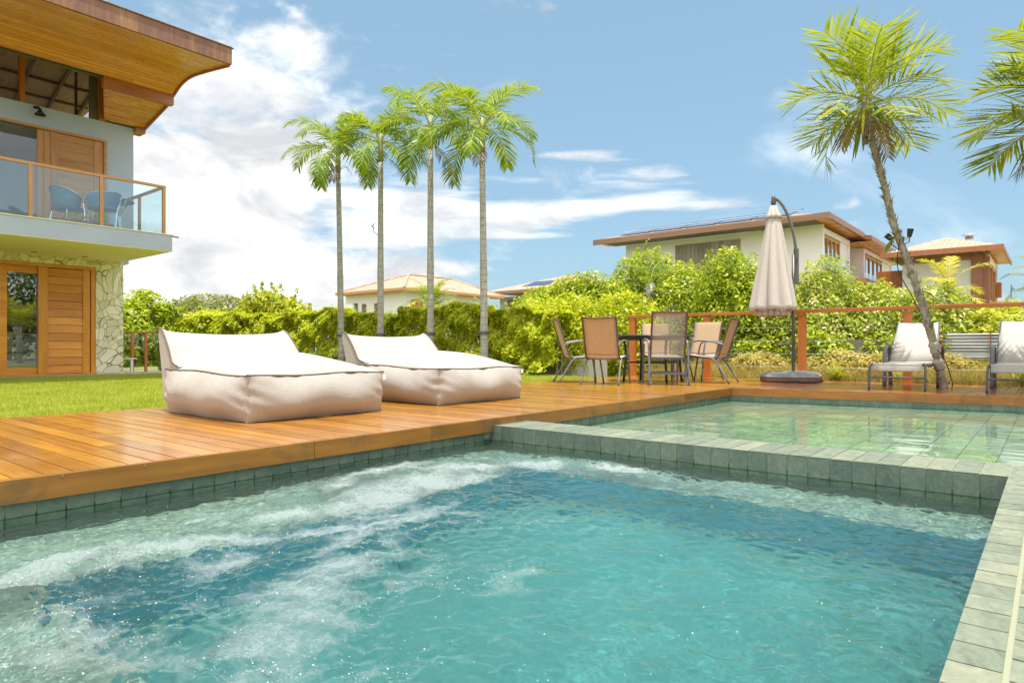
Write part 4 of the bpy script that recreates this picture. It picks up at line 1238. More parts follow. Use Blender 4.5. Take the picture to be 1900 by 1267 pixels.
def folding_chair(loc, face, label):
    rz = math.atan2(face[1], face[0]) - math.pi / 2
    e = empty("high_back_chair", loc, rz, label=label, cat="chair", group="sling dining chairs round the black table")
    hw = .235
    P = [(0, -.23, .40), (0, -.27, .55), (0, -.33, .85), (0, -.365, 1.03)]
    o = MB().grid([[(-hw + 2 * hw * i / 4, y_, z_) for i in range(5)] for _, y_, z_ in P]).build("backrest", SLINGO, e, smooth=True)
    o.modifiers.new("s", 'SOLIDIFY').thickness = 0.003
    o = MB().grid([[(-hw + 2 * hw * i / 4, y_, z_) for i in range(5)] for _, y_, z_ in [(0, .23, .43), (0, 0, .415), (0, -.22, .405)]]).build("seat", SLINGL, e, smooth=True)
    o.modifiers.new("s", 'SOLIDIFY').thickness = 0.003
    fr = MB()
    for s_ in (-1, 1):
        fr.obox((s_ * (hw + .012), -.20, .33), (s_ * (hw + .012), -.372, 1.045), .022, .034, (0, 1, 0))
    fr.obox((-hw - .02, -.372, 1.045), (hw + .02, -.372, 1.045), .022, .028)
    fr.build("back_frame", BRMETAL, e)
    for s_ in (-1, 1):
        MB().tube(arc([(s_ * .285, -.33, 0), (s_ * .283, -.30, .35), (s_ * .28, -.25, .60), (s_ * .28, -.14, .655), (s_ * .28, .12, .65), (s_ * .28, .19, .58)], 4), .018, 8, (.8, 1.1)).build("armrest", GMETL, e, smooth=True)
        MB().obox((s_ * .262, -.20, .40), (s_ * .262, -.33, 0), .03, .03, (0, 1, 0)).build("rear_leg", GMETAL, e)
        MB().obox((s_ * .262, .19, .60), (s_ * .262, .27, 0), .03, .03, (0, 1, 0)).build("front_leg", GMETAL, e)
    MB().box(-.26, .26, -.315, -.29, .155, .185).build("rear_stretcher", GMETAL, e)
    MB().box(-.26, .26, .235, .26, .155, .185).build("front_stretcher", GMETAL, e)
    MB().box(-.26, .26, -.235, -.205, .375, .402).build("seat_rail", GMETAL, e)
    return e
folding_chair((8.98, 4.45, 0), (.775, .63), "taller square-framed sling chair with its back to the pool, nearest the camera at the table")

tb = empty("dining_table", (9.6, 4.95, 0), label="round black outdoor dining table in the middle of the sling chairs", cat="table")
MB().lathe([(.02, .705), (.60, .705), (.64, .712), (.65, .725), (.64, .738), (.60, .742), (.02, .742)], (0, 0), 48).build("table_top", BLACK, tb)
MB().lathe([(.56, .665), (.575, .665), (.575, .704), (.56, .704), (.56, .665)], (0, 0), 48, cap=False).build("table_apron", BLACK, tb)
for i in range(4):
    a = i * math.pi / 2 + .9
    MB().tube(arc([(.50 * math.cos(a), .50 * math.sin(a), .70), (.46 * math.cos(a), .46 * math.sin(a), .45), (.50 * math.cos(a), .50 * math.sin(a), 0)], 4), .02, 8).build("leg", BLACK, tb, smooth=True)
MB().tube([(.47 * math.cos(.9), .47 * math.sin(.9), .3), (-.47 * math.cos(.9), -.47 * math.sin(.9), .3)], .012, 8).tube([(-.47 * math.sin(.9), .47 * math.cos(.9), .31), (.47 * math.sin(.9), -.47 * math.cos(.9), .31)], .012, 8).build("cross_brace", BLACK, tb)

def sun_lounger(loc, label, rz=0.0):
    """faces -X; local y is across, x runs from the foot (0) to the head"""
    e = empty("sun_lounger", loc, rz, label=label, cat="sun lounger", group="grey framed sun loungers on the far deck")
    hw = .275
    Sp = arc([(-.01, 0, .24), (.0, 0, .315), (.05, 0, .34), (.5, 0, .325), (1.05, 0, .335), (1.17, 0, .345)], 4)
    Bp = [(1.17, .345), (1.32, .50), (1.55, .715), (1.74, .91)]
    o = MB().grid([[(p.x, -hw + 2 * hw * i / 6, p.z) for i in range(7)] for p in Sp]).build("seat", SLINGL, e, smooth=True)
    o.modifiers.new("s", 'SOLIDIFY').thickness = .004
    o = MB().grid([[(a, (-hw + 2 * hw * i / 6) * (1 - .16 * (b - .345)), b - .012 * math.sin(math.pi * i / 6)) for i in range(7)] for a, b in Bp]).build("backrest", SLINGL, e, smooth=True)
    o.modifiers.new("s", 'SOLIDIFY').thickness = .004
    for s_ in (-1, 1):
        MB().tube([(a + .004, s_ * (hw + .008) * (1 - .16 * (b - .345)), b - .01) for a, b in Bp], .013, 8).build("back_rail", GMETAL, e, smooth=True)
        MB().tube(arc([(-.04, s_ * .31, 0), (-.02, s_ * .31, .2), (.01, s_ * .305, .295), (.07, s_ * .30, .325), (.5, s_ * .295, .31), (1.17, s_ * .295, .325)], 4), .017, 8, (.8, 1.2)).build("side_rail_and_front_leg", GMETAL, e, smooth=True)
        MB().tube(arc([(1.06, s_ * .325, 0), (1.08, s_ * .325, .35), (1.12, s_ * .325, .50), (1.20, s_ * .325, .56), (1.34, s_ * .325, .56), (1.42, s_ * .325, .49), (1.46, s_ * .325, .3), (1.52, s_ * .325, 0)], 5), .024, 8, (1.1, .7)).build("armrest", BRMETAL if s_ < 0 else GMETL, e, smooth=True)
    MB().tube([(-.025, -.30, .165), (-.025, .30, .165)], .013, 8).build("front_stretcher", GMETAL, e)
    MB().tube([(1.1, -.31, .30), (1.1, .31, .30)], .012, 8).tube([(1.3, -.2, .44), (1.35, -.3, .3)], .009, 8).build("rear_stretcher", BRMETAL, e)
    return e
sun_lounger((9.55, 1.52, 0), "pale sling sun lounger behind the leaning palm trunk, left one of the two")
sun_lounger((9.72, 0.29, 0), "pale sling sun lounger cut by the right edge, beside the leaning palm", 0.0)

# cantilever parasol
pa = empty("cantilever_parasol", (10.95, 3.22, 0), label="closed taupe cantilever parasol on a weighted plastic base", cat="parasol")
bs = MB()
ring = []
for (hx_, hy_, z_) in ((.40, .40, 0.0), (.42, .42, .02), (.42, .42, .085), (.385, .385, .135), (.20, .20, .165)):
    c_ = .13 * hx_ / .42
    pts = []
    for (sx_, sy_) in ((1, 1), (-1, 1), (-1, -1), (1, -1)):
        a_ = [(sx_ * hx_, sy_ * (hy_ - c_)), (sx_ * (hx_ - c_), sy_ * hy_)]
        if sx_ * sy_ < 0: a_ = a_[::-1]
        pts += a_
    ring.append([(a, b, z_) for a, b in pts])
vs = [p for r_ in ring for p in r_]
fs = [(i * 8 + k, i * 8 + (k + 1) % 8, (i + 1) * 8 + (k + 1) % 8, (i + 1) * 8 + k) for i in range(4) for k in range(8)] + [tuple(32 + k for k in range(8)), tuple(range(8))[::-1]]
bs.add(vs, fs)
b_ = bs.build("base", BASEBR, pa, bevel=0.012)
b_.rotation_euler = (0, 0, R(8))
gp_ = MB()
for s_ in (-.18, .18):
    gp_.box(-.425, -.40, s_ - .05, s_ + .05, .0, .035).box(s_ - .05, s_ + .05, -.425, -.40, .0, .035)
gp_.build("base_hand_grip", BLACK, pa)
lid = MB()
lid.add([tuple((a * 1.01, b * 1.01, z_ + .002)) for r_ in ring[2:] for (a, b, z_) in r_], [(i * 8 + k, i * 8 + (k + 1) % 8, (i + 1) * 8 + (k + 1) % 8, (i + 1) * 8 + k) for i in range(2) for k in range(8)] + [tuple(16 + k for k in range(8))])
lid.build("base_lid", GREYLID, pa).rotation_euler = (0, 0, R(8))
MB().tube([(0.02, -.03, .16), (0.02, -.03, 2.02)], .026, 12).build("pole", PARM, pa, smooth=True)
MB().tube(arc([(0.03, -.075, 1.85), (0.02, -.07, 2.1), (-.02, -.02, 2.45), (-.07, .06, 2.72), (-.13, .15, 2.88), (-.17, .22, 2.93)], 6), .026, 10, (.8, 1.15)).build("arm", PARM, pa, smooth=True)
cr = MB().obox((0.03, -.07, 1.55), (0.03, -.07, 2.12), .05, .075, (0, 1, 0)).build("slide_housing", DARKGREY, pa, bevel=.01)
MB().tube([(-.01, -.09, 1.95), (-.06, -.10, 1.95), (-.06, -.10, 1.88)], .008, 6).build("crank_handle", BLACK, cr)
MB().lathe([(.03, 2.79), (.034, 2.84), (.045, 2.87), (.03, 2.90), (.034, 2.93), (.02, 2.965)], (-.17, .22), 14).build("hub", GMETAL, pa, smooth=True)
cx_, cy_ = -.17, .22
def canopy_ring(z, r0, pl, n=96, ph=0.0, nf=8):
    out = []
    for k in range(n):
        a = 2 * math.pi * k / n
        f = abs(math.sin(nf / 2 * a + ph)) ** 0.6
        rr = r0 * (1 - pl + pl * f) + 0.012 * r0 / .33 * math.sin(a * 3 + z * 2)
        out.append((cx_ + rr * math.cos(a), cy_ + rr * math.sin(a), z + (0.05 * (f - .5) * (r0 / .36) ** 3)))
    return out
rows = []
for i in range(24):
    t_ = i / 23
    z_ = 2.74 - 1.62 * t_
    r_ = .062 + .30 * t_ ** 0.92
    rows.append(canopy_ring(z_, r_, .16 + .26 * t_, ph=.3 + .15 * math.sin(t_ * 3)))
rows = [r_ + [r_[0]] for r_ in rows]
MB().grid(rows).build("canopy", PARF, pa, smooth=True).modifiers.new("s", 'SOLIDIFY').thickness = .004
rows = [canopy_ring(1.22 - .045 * i, .27 - .008 * i, .45, ph=.6, nf=14) for i in range(5)]
MB().grid([r_ + [r_[0]] for r_ in rows]).build("canopy_hem", PARF, pa, smooth=True).modifiers.new("s", 'SOLIDIFY').thickness = .004
rows = [canopy_ring(2.80 - .05 * i, .045 + .020 * i, .08 + .06 * i, ph=.3) for i in range(5)]
MB().grid([r_ + [r_[0]] for r_ in rows]).build("canopy_vent_flap", PARF, pa, smooth=True).modifiers.new("s", 'SOLIDIFY').thickness = .004

# deck railing
ra_ = empty("deck_railing", (11.55, 3.2, 0), label="red timber deck railing with steel cables behind the loungers and dining set", cat="railing")
RO = (11.55, 3.2, 0)
def hrail(y):  # handrail x along its run
    return 11.30 + (6.25 - y) * 0.062
for yy in (6.25, 4.80, 3.20, 1.70, 0.1, -1.5, -3.0):
    MB().box(hrail(yy) - .045, hrail(yy) + .045, yy - .06, yy + .06, -.1, 1.10).build("post", REDZ, ra_, off=RO, bevel=.004)
MB().obox((hrail(6.33), 6.33, 1.135), (hrail(-3.5), -3.5, 1.16), .11, .055).build("handrail", REDY, ra_, off=RO, bevel=.004)
for z_ in (.22, .44, .66, .88):
    MB().tube([(hrail(6.25), 6.25, z_), (hrail(1.7), 1.7, z_ - .004), (hrail(-3.5), -3.5, z_)], .0035, 6).build("cable", STEEL, ra_, off=RO)

# glass fence by the house
gf = empty("glass_fence", (6.2, 15.75, 0), label="low glass fence with brown posts beside the stone corner of the house", cat="fence")
for i, xx in enumerate((5.25, 5.95, 6.23, 6.62)):
    MB().box(xx - .025, xx + .025, 15.73, 15.78, 0, .86).build("post", BRMETAL if i == 3 else REDZ, gf, off=(6.2, 15.75, 0))
MB().box(4.7, 6.66, 15.725, 15.785, .861, .895).build("top_rail", REDX, gf, off=(6.2, 15.75, 0))
for a, b in ((5.28, 5.92), (5.98, 6.20), (6.26, 6.59)):
    MB().box(a, b, 15.752, 15.758, .06, .855).build("glass_panel", GLASSC, gf, off=(6.2, 15.75, 0))
wt = empty("garden_stool", (5.86, 15.45, 0), label="small white side table by the glass fence", cat="side table")
MB().box(5.72, 5.98, 15.3 + .26, 15.3 + .42, .29, .31).build("table_top", WHITE, wt, off=(5.86, 15.45, 0))
MB().box(5.86, 5.90, 15.58, 15.64, 0, .289).build("leg", WHITE, wt, off=(5.86, 15.45, 0))

# ================================================================== PLANTS
def leafmesh(name, P, N, size, m, parent=None, elong=1.7, seed=0, droop=0.35, fold=0.25, **k):
    """one rhombic leaf per point, lying roughly across normal N with random tilt"""
    r = np.random.default_rng(seed)
    n = len(P)
    N = N + r.normal(0, 0.6, (n, 3)) + np.array([0, 0, 0.75])
    N /= np.linalg.norm(N, axis=1, keepdims=True) + 1e-9
    A = r.normal(0, 1, (n, 3))
    A[:, 2] -= droop
    A -= N * (A * N).sum(1, keepdims=True)
    A /= np.linalg.norm(A, axis=1, keepdims=True) + 1e-9
    B = np.cross(N, A)
    s_ = size * r.uniform(0.6, 1.35, n)[:, None]
    L, Wd = s_ * elong * .5, s_ * .5
    V = np.zeros((n, 4, 3))
    V[:, 0] = P - A * L
    V[:, 1] = P + B * Wd + N * Wd * fold
    V[:, 2] = P + A * L
    V[:, 3] = P - B * Wd + N * Wd * fold
    return npmesh(name, V.reshape(-1, 3), np.arange(n * 4).reshape(-1, 4), m, parent, **k)
def ellip_cloud(blobs, n, depth, seed, zmin=-.1, lump=0.18, power=1.0):
    r = np.random.default_rng(seed)
    bl = np.array(blobs, dtype=float)
    area = (bl[:, 3] * bl[:, 4] + bl[:, 3] * bl[:, 5] + bl[:, 4] * bl[:, 5])
    c = r.choice(len(bl), n, p=area / area.sum())
    D = r.normal(0, 1, (n, 3))
    D /= np.linalg.norm(D, axis=1, keepdims=True)
    rad = 1 - depth * r.uniform(0, 1, n) ** (1.6 * power)
    ph = r.uniform(0, 6.28, (6, 3))
    lumpv = sum(np.sin(D @ (r.normal(0, 1, 3) * (2.5 + 2.2 * i)) + ph[i, 0] + c * 1.7) / (1 + .5 * i) for i in range(6)) * lump / 2.2
    rad = rad * (1 + lumpv)
    P = bl[c, :3] + D * bl[c, 3:6] * rad[:, None]
    keep = P[:, 2] > zmin
    for b in bl:
        q = (((P - b[:3]) / b[3:6]) ** 2).sum(1)
        keep &= ~(q < 0.42)
    Nn = D / bl[c, 3:6]
    Nn /= np.linalg.norm(Nn, axis=1, keepdims=True)
    return P[keep], Nn[keep]
def stems(mb, base, tips, r0=.012, r=None):
    for t_ in tips:
        b = Vector(base) + Vector((rnd.uniform(-.1, .1), rnd.uniform(-.1, .1), 0))
        t_ = Vector(t_)
        mid = b.lerp(t_, .5) + Vector((rnd.uniform(-.1, .1), rnd.uniform(-.1, .1), .08))
        mb.tube([b, mid, t_], [r0, r0 * .7, r0 * .3], 5)
def shrub(name, blobs, n, size, m, label, cat="shrub", seed=1, depth=.45, twigs=26, group=None, elong=1.7, lump=.18, zmin=-.1, sprigs=0, core=True):
    bx_, by_ = blobs[0][0], blobs[0][1]
    e = empty(name, (bx_, by_, -.05), label=label, cat=cat)
    if group: e['group'] = group
    P, Nn = ellip_cloud(blobs, n, depth, seed, zmin, lump)
    off = np.array([bx_, by_, -.05])
    r = np.random.default_rng(seed + 99)
    if sprigs:
        Q, QN = [], []
        idx = r.choice(len(P), sprigs)
        for i in idx:
            p0, d0 = P[i], Nn[i] + np.array([0, 0, .9]) + r.normal(0, .3, 3)
            d0 /= np.linalg.norm(d0)
            L = r.uniform(.12, .4)
            for t_ in np.linspace(0, 1, 10):
                for _ in range(2):
                    Q.append(p0 + d0 * L * t_ + r.normal(0, size * .35, 3))
                    QN.append(r.normal(0, 1, 3))
        P = np.concatenate([P, np.array(Q)])
        Nn = np.concatenate([Nn, np.array(QN)])
    leafmesh("foliage", P - off, Nn, size, m, e, elong=elong, seed=seed)
    mb = MB()
    tips = [tuple(P[i] * .85 + np.array([bx_, by_, 0.3]) * .15 - off) for i in r.choice(len(P), twigs)]
    stems(mb, (0, 0, 0), tips, .018)
    mb.build("stems", TWIG, e)
    return e
# long clipped hedge running away along the lawn
def hedge():
    e = empty("clipped_hedge", (10.95, 16, -.05), label="long clipped yellow-green hedge behind the four palms", cat="hedge")
    r = np.random.default_rng(77)
    n = 170000
    y = 7.7 + (26.0 - 7.7) * r.uniform(0, 1, n) ** 1.25
    top = 1.40 + .10 * np.sin(y * 1.3) + .06 * np.sin(y * 3.7 + 1) + .03 * np.sin(y * 21) + 0.022 * np.maximum(y - 12, 0) + .03 * np.sin(y * 9)
    face = r.uniform(0, 1, n)
    x = np.where(face < .72, 10.72 + np.abs(r.normal(0, .12, n)) + .06 * np.sin(y * 4.1) + .04 * np.sin(y * 9.3), r.uniform(10.7, 11.5, n))
    zr = r.uniform(0, 1, n)
    z = np.where(face < .72, .05 + (top - .05) * zr ** .72, top - np.abs(r.normal(0, .06, n)))
    x = x - 0.42 * (1 - np.clip(z / top, 0, 1)) + .09 * np.sin(z * 6 + y * 2.3) + .08 * np.sin(z * 11 - y * 5.1) + .05 * np.sin(y * 17 + z * 9)
    sparse = (z < .5) & (r.uniform(0, 1, n) > (.30 + z * 1.1))
    spr = r.uniform(0, 1, n) < .06
    z = np.where(spr & (face >= .72), z + r.uniform(0, .20, n) * (np.sin(y * 31) > 0), z)
    keep = ~sparse
    P = np.stack([x, y, z], 1)[keep]
    N_ = np.where((face < .72)[keep, None], np.array([[-1, 0, .3]]), np.array([[0, 0, 1.0]]))
    P -= np.array([10.95, 16, -.05])
    leafmesh("foliage", P, N_, .042, LHEDGE, e, seed=5, elong=1.9)
    mb = MB()
    yy = 7.75
    while yy < 20:
        xx = 10.80 + rnd.uniform(0, .3)
        mb.tube([(xx - 10.95, yy - 16, 0), (xx - 10.95 + rnd.uniform(-.05, .05), yy - 16 + rnd.uniform(-.06, .06), .5), (xx - 10.95 + rnd.uniform(-.08, .08), yy - 16 + rnd.uniform(-.1, .1), 1.15)], [.012, .009, .004], 5)
        yy += rnd.uniform(.03, .10)
    mb.build("stems", TWIG, e)
    return e
hedge()
lw = MB().box(11.45, 11.6, 7.0, 27, -.1, .32).build("low_garden_wall", CONC, label="low grey concrete wall running behind the hedge foot", cat="wall")

# vine mounds beyond the deck (x, y, z, rx, ry, rz)
shrub("vine_mound", [(15.6, 8.2, .9, 1.25, 1.35, 2.30), (14.6, 8.9, .8, 1.1, 1.2, 1.55), (15.4, 7.0, .8, 1.2, 1.0, 1.75), (14.2, 10.3, .8, 1.3, 1.3, 1.45), (14.4, 9.5, 1.0, 1.1, 1.1, 1.5), (13.9, 9.0, .4, 1.0, 1.5, 1.25)], 140000, .047, LVINE,
      "tall vine-covered mound of bright green leaves left of the closed parasol", "shrub", 11, .35, sprigs=80)
shrub("vine_mound", [(14.3, 5.55, .8, 1.0, .62, 1.90), (14.0, 4.95, .7, .9, .55, 1.75), (14.6, 5.9, .5, 1.0, .8, 1.4)], 56000, .045, LVINE,
      "darker upright vine mound directly behind the closed parasol", "shrub", 12, .35, sprigs=50)
shrub("flowering_shrub", [(14.6, 3.65, .7, 1.2, .95, 1.62), (15.2, 2.7, .6, 1.2, 1.0, 1.35), (13.9, 4.3, .4, .8, .7, 1.25), (14.8, 1.7, .5, 1.2, .8, 1.15)], 90000, .042, LFLOW,
      "broad flowering shrub with creamy pink blossom between parasol and leaning palm", "shrub", 13, .38, sprigs=60)
shrub("low_yellow_bush", [(15.0, .6, .5, 1.0, 1.1, .85), (14.9, -.7, .5, 1.0, 1.0, .9), (15.4, -1.8, .5, 1, 1, 1.0)], 36000, .055, LYEL,
      "low bright yellow-green bush at the right edge behind the loungers", "shrub", 14, .45, sprigs=40)
shrub("trailing_creeper", [(13.0, 6.8, .35, .4, 1.0, .60), (13.1, 4.4, .25, .4, .5, .55), (13.1, 3.3, .25, .4, .6, .62), (13.2, 2.2, .2, .4, .7, .5)], 17000, .05, LVINE,
      "loose green creeper spilling over the grey block wall behind the railing", "creeper", 15, .8, lump=.35)
shrub("side_hedge", [(11.8, 8.0, .7, .6, .9, .95), (12.3, 7.0, .6, .6, .9, 1.15), (12.2, 9.3, .7, .7, 1.2, 1.0)], 34000, .045, LHEDGE,
      "bright hedge clump just behind the dining set's corner post", "hedge", 16, .4, sprigs=60)
# left side
shrub("loose_bush", [(11.6, 19.4, .9, .9, 1.5, 1.0), (11.7, 20.0, 1.6, .7, 1.1, .8), (11.7, 18.6, 1.2, .6, .8, .8)], 26000, .075, LYEL,
      "tall loose yellow-green bush with airy tips rising above the hedge by the far palm", "shrub", 17, .7, sprigs=150, lump=.3)
shrub("bushy_hedge", [(11.2, 23.5, .8, 1.0, 2.8, 1.05), (11.0, 27.5, .8, 1.2, 2.6, 1.2)], 26000, .085, LHEDGE,
      "dense green bush row at the left end of the hedge", "hedge", 18, .5, sprigs=60)
shrub("broad_leaf_bush", [(9.4, 24.0, .9, 1.2, 1.2, 1.5), (8.6, 23.2, .8, 1.0, 1.2, 1.2), (10.3, 24.5, .9, 1, 1, 1.2), (7.6, 22.5, .7, .9, 1.2, 1.35)], 24000, .10, LVINE,
      "broad-leaved light green bush behind the glass fence next to the house", "shrub", 19, .5, sprigs=70)
shrub("climbing_plant", [(6.72, 15.95, .75, .17, .17, .55), (6.78, 16.1, 1.30, .30, .25, .30), (6.66, 15.95, .3, .1, .1, .32)], 4200, .05, LVINE,
      "dark green climber wrapped round the last post of the glass fence", "climber", 20, .8, twigs=10)
def tree(name, x, y, h, blobs, n, size, m, label, seed, trunk=.12):
    e = empty(name, (x, y, -.05), label=label, cat="tree")
    P, Nn = ellip_cloud(blobs, n, .75, seed, -.1, .3)
    off = np.array([x, y, -.05])
    leafmesh("crown", P - off, Nn, size, m, e, seed=seed)
    mb = MB().tube([(0, 0, 0), (.05, .03, h * .35), (0, .1, h * .6)], [trunk, trunk * .8, trunk * .5], 8)
    for i in np.random.default_rng(seed).choice(len(P), 30):
        t_ = Vector(tuple(P[i] - off))
        mb.tube([(0, .05, h * .5), Vector((0, 0, h * .6)).lerp(t_, .5), t_], [trunk * .4, trunk * .22, .01], 5)
    mb.build("trunk", TWIG, e)
    return e
tree("umbrella_tree", 18.5, 36.0, 3.2, [(18.3, 35.8, 2.4, 2.6, 2.6, 1.0), (20.6, 34.6, 2.0, 2.0, 1.8, .8), (16.4, 37, 2.2, 1.6, 1.6, .9)], 17000, .13, LOLIVE, "olive flat-topped tree far behind the left bushes", 31)
tree("thin_tree", 23.0, 33.0, 3.0, [(23, 33, 1.9, 2.0, 2.0, .75), (25.3, 31.6, 1.6, 1.6, 1.4, .6)], 5200, .12, LOLIVE, "thin sparse tree far off right of the olive flat-topped tree", 32, .08)
tree("small_far_tree", 33.0, 23.5, 3.4, [(33.0, 23.5, 2.9, 1.2, 1.2, 1.3), (32, 24.6, 2.4, 1.0, 1.0, 1.0)], 7000, .11, LOLIVE, "small grey-green tree beside the right end of the tiled hip-roofed house", 33)
tree("slender_tree", 24.2, 16.8, 3.2, [(24.2, 16.8, 2.7, .9, .9, .75), (23.2, 17.8, 2.2, .9, .9, .7), (25.0, 15.6, 2.3, 1.1, 1.1, .8)], 9000, .09, LVINE, "leafy tree top between the tiled houses and the vine mound", 34)

# dry grass beyond the deck
def dry_s(r, n):
    x = r.uniform(11.7, 16.5, n)
    y = r.uniform(-2.5, 6.3, n)
    h = .02 + .08 * (x - 11.7)
    return np.stack([x, y, h - .06], 1)
V, F = blades(120000, dry_s, .08, .30, .0045, 1.1, 9)
npmesh("dry_grass", V, F, DRY, kind='stuff')
bank = MB().grid([[(x_, y_, (0.08 * (x_ - 11.7) - .06) + .02 * math.sin(x_ * 3 + y_ * 2)) for y_ in np.linspace(-6, 7, 20)] for x_ in np.linspace(11.7, 17, 12)])
bank.build("grass_bank", SOIL, kind='structure', smooth=True)
for i, (xx, yy, rr, hh) in enumerate(((12.6, 4.3, .55, .34), (12.7, 2.95, .7, .40), (12.4, 2.2, .5, .30), (12.9, 1.3, .5, .30), (12.8, 0.3, .6, .24), (13.1, -1.0, .6, .3))):
    P, Nn = ellip_cloud([(xx, yy, .1, rr * .8, rr, hh)], 5200, .8, 60 + i, -.05, .25)
    leafmesh("dry_shrub", P - np.array([xx, yy, 0]), Nn, .034, DRY, seed=60 + i, elong=2.6, cat="shrub", group="dry straw-coloured shrubs beyond the railing",
             label=["straw-coloured dry shrub left of the parasol pole, in front of the block wall", "straw-coloured dry shrub between the parasol base and the left lounger", "low straw-coloured dry shrub just left of the left lounger",
                    "straw-coloured dry shrub seen between the leaning palm and the metal fence", "straw-coloured dry shrub under the metal sheet fence between the loungers", "straw-coloured dry shrub behind the right-hand lounger"][i]).location = (xx, yy, 0)
# strappy plants by the rail
def strappy(loc, n, L, m, label, seed, wd=.022):
    r = random.Random(seed)
    mb = MB()
    for i in range(n):
        a = r.uniform(0, 6.28)
        el_ = r.uniform(.5, 1.4)
        l = L * r.uniform(.7, 1.1)
        d_ = Vector((math.cos(a) * math.cos(el_), math.sin(a) * math.cos(el_), math.sin(el_)))
        sd_ = Vector((-math.sin(a), math.cos(a), 0))
        A, B = [], []
        for k in range(6):
            t_ = k / 5
            p = d_ * l * t_ + Vector((0, 0, -.28 * l * t_ * t_))
            w_ = wd * (1 - t_ ** 2) + .001
            A.append(p - sd_ * w_)
            B.append(p + sd_ * w_)
        mb.strip(A, B)
    o = mb.build("strappy_plant", m, label=label, cat="plant", group="strap-leaved plants at the deck edge")
    o.location = loc
strappy((11.85, 2.75, 0), 46, .42, LYEL, "spiky light green plant right of the parasol base", 1)
strappy((11.95, 1.85, -.02), 26, .30, LVINE, "small strap-leaved plant under the left lounger", 2)
strappy((11.9, 0.35, 0), 40, .34, LYEL, "leafy green tuft between the two loungers", 3)
strappy((10.2, 8.0, -.03), 12, .2, LVINE, "small leafy clump on the lawn at the hedge foot", 4)

# walls and fences beyond
MB().box(13.25, 13.4, 1.9, 9.0, -.1, .66).build("block_wall", BLOCK, label="grey block wall half hidden by creeper behind the deck railing", cat="wall")
mf = empty("metal_sheet_fence", (13.7, .5, 0), label="corrugated galvanised sheet fence behind the loungers", cat="fence")
rows = []
for j in range(49):
    z_ = .34 + .44 * j / 48
    rows.append([(13.7 + .012 * math.sin(j * 1.05), y_, z_) for y_ in (1.5, .75, -.4, -2.5)])
MB().grid(rows).build("sheet", CORR, mf, off=(13.7, .5, 0), smooth=True)
for yy in (1.47, .80, -.35, -1.6):
    MB().box(13.64, 13.67, yy - .012, yy + .012, 0, .83).build("post", BROWNZ, mf, off=(13.7, .5, 0))
st_ = MB().tube([(11.8, 3.45, 0), (11.8, 3.45, .30)], .008, 6).lathe([(.014, .30), (.018, .31), (.018, .37), (.01, .38)], (11.8, 3.45), 8)
st_.build("garden_stake_light", BLACK, label="thin black stake light in the dry grass left of the parasol pole", cat="garden light")

# ------------------------------------------------------------------ palms
def pinnate(mb_leaf, mb_rach, base, az_, el0, length, bend, nl, ll, wd, r, droop=.6, vee=.35, roll=0.0, taper=.25):
    """one feather frond"""
    d_ = Vector((math.cos(az_) * math.cos(el0), math.sin(az_) * math.cos(el0), math.sin(el0)))
    p = Vector(base)
    seg = 14
    pts = [p.copy()]
    el_ = el0
    for i in range(seg):
        el_ -= bend / seg * (0.45 + 1.1 * i / seg)
        d_ = Vector((math.cos(az_) * math.cos(el_), math.sin(az_) * math.cos(el_), math.sin(el_)))
        p = p + d_ * (length / seg)
        pts.append(p.copy())
    mb_rach.tube(pts, [.011 * (1 - .85 * i / seg) + .0015 for i in range(seg + 1)], 5)
    for i in range(nl):
        t_ = .18 + .82 * (i + .5) / nl
        k = min(int(t_ * seg), seg - 1)
        f = t_ * seg - k
        q = pts[k].lerp(pts[k + 1], f)
        tan = (pts[k + 1] - pts[k]).normalized()
        sdv = tan.cross(Vector((0, 0, 1)))
        if sdv.length < 1e-3: sdv = Vector((-math.sin(az_), math.cos(az_), 0))
        sdv.normalize()
        upv = sdv.cross(tan).normalized()
        l = ll * (math.sin(math.pi * (t_ * .80 + .13))) ** .6 * r.uniform(.85, 1.1)
        for s_ in (-1, 1):
            dd = (sdv * s_ * (1.0) + tan * (.50 + .6 * t_ + r.uniform(-.18, .18)) + upv * (vee + r.uniform(-.30, .30))).normalized()
            wv = dd.cross(upv + sdv * r.uniform(-.3, .3)).normalized() * wd * r.uniform(.8, 1.2)
            A, B = [], []
            q0 = q
            cur = dd.copy()
            for j in range(4):
                w_ = [.5, 1.0, .8, .06][j]
                A.append(q0 - wv * w_)
                B.append(q0 + wv * w_)
                cur = (cur + Vector((0, 0, -droop * (.25 + .22 * j)))).normalized()
                q0 = q0 + cur * l / 3
            mb_leaf.strip(A, B)
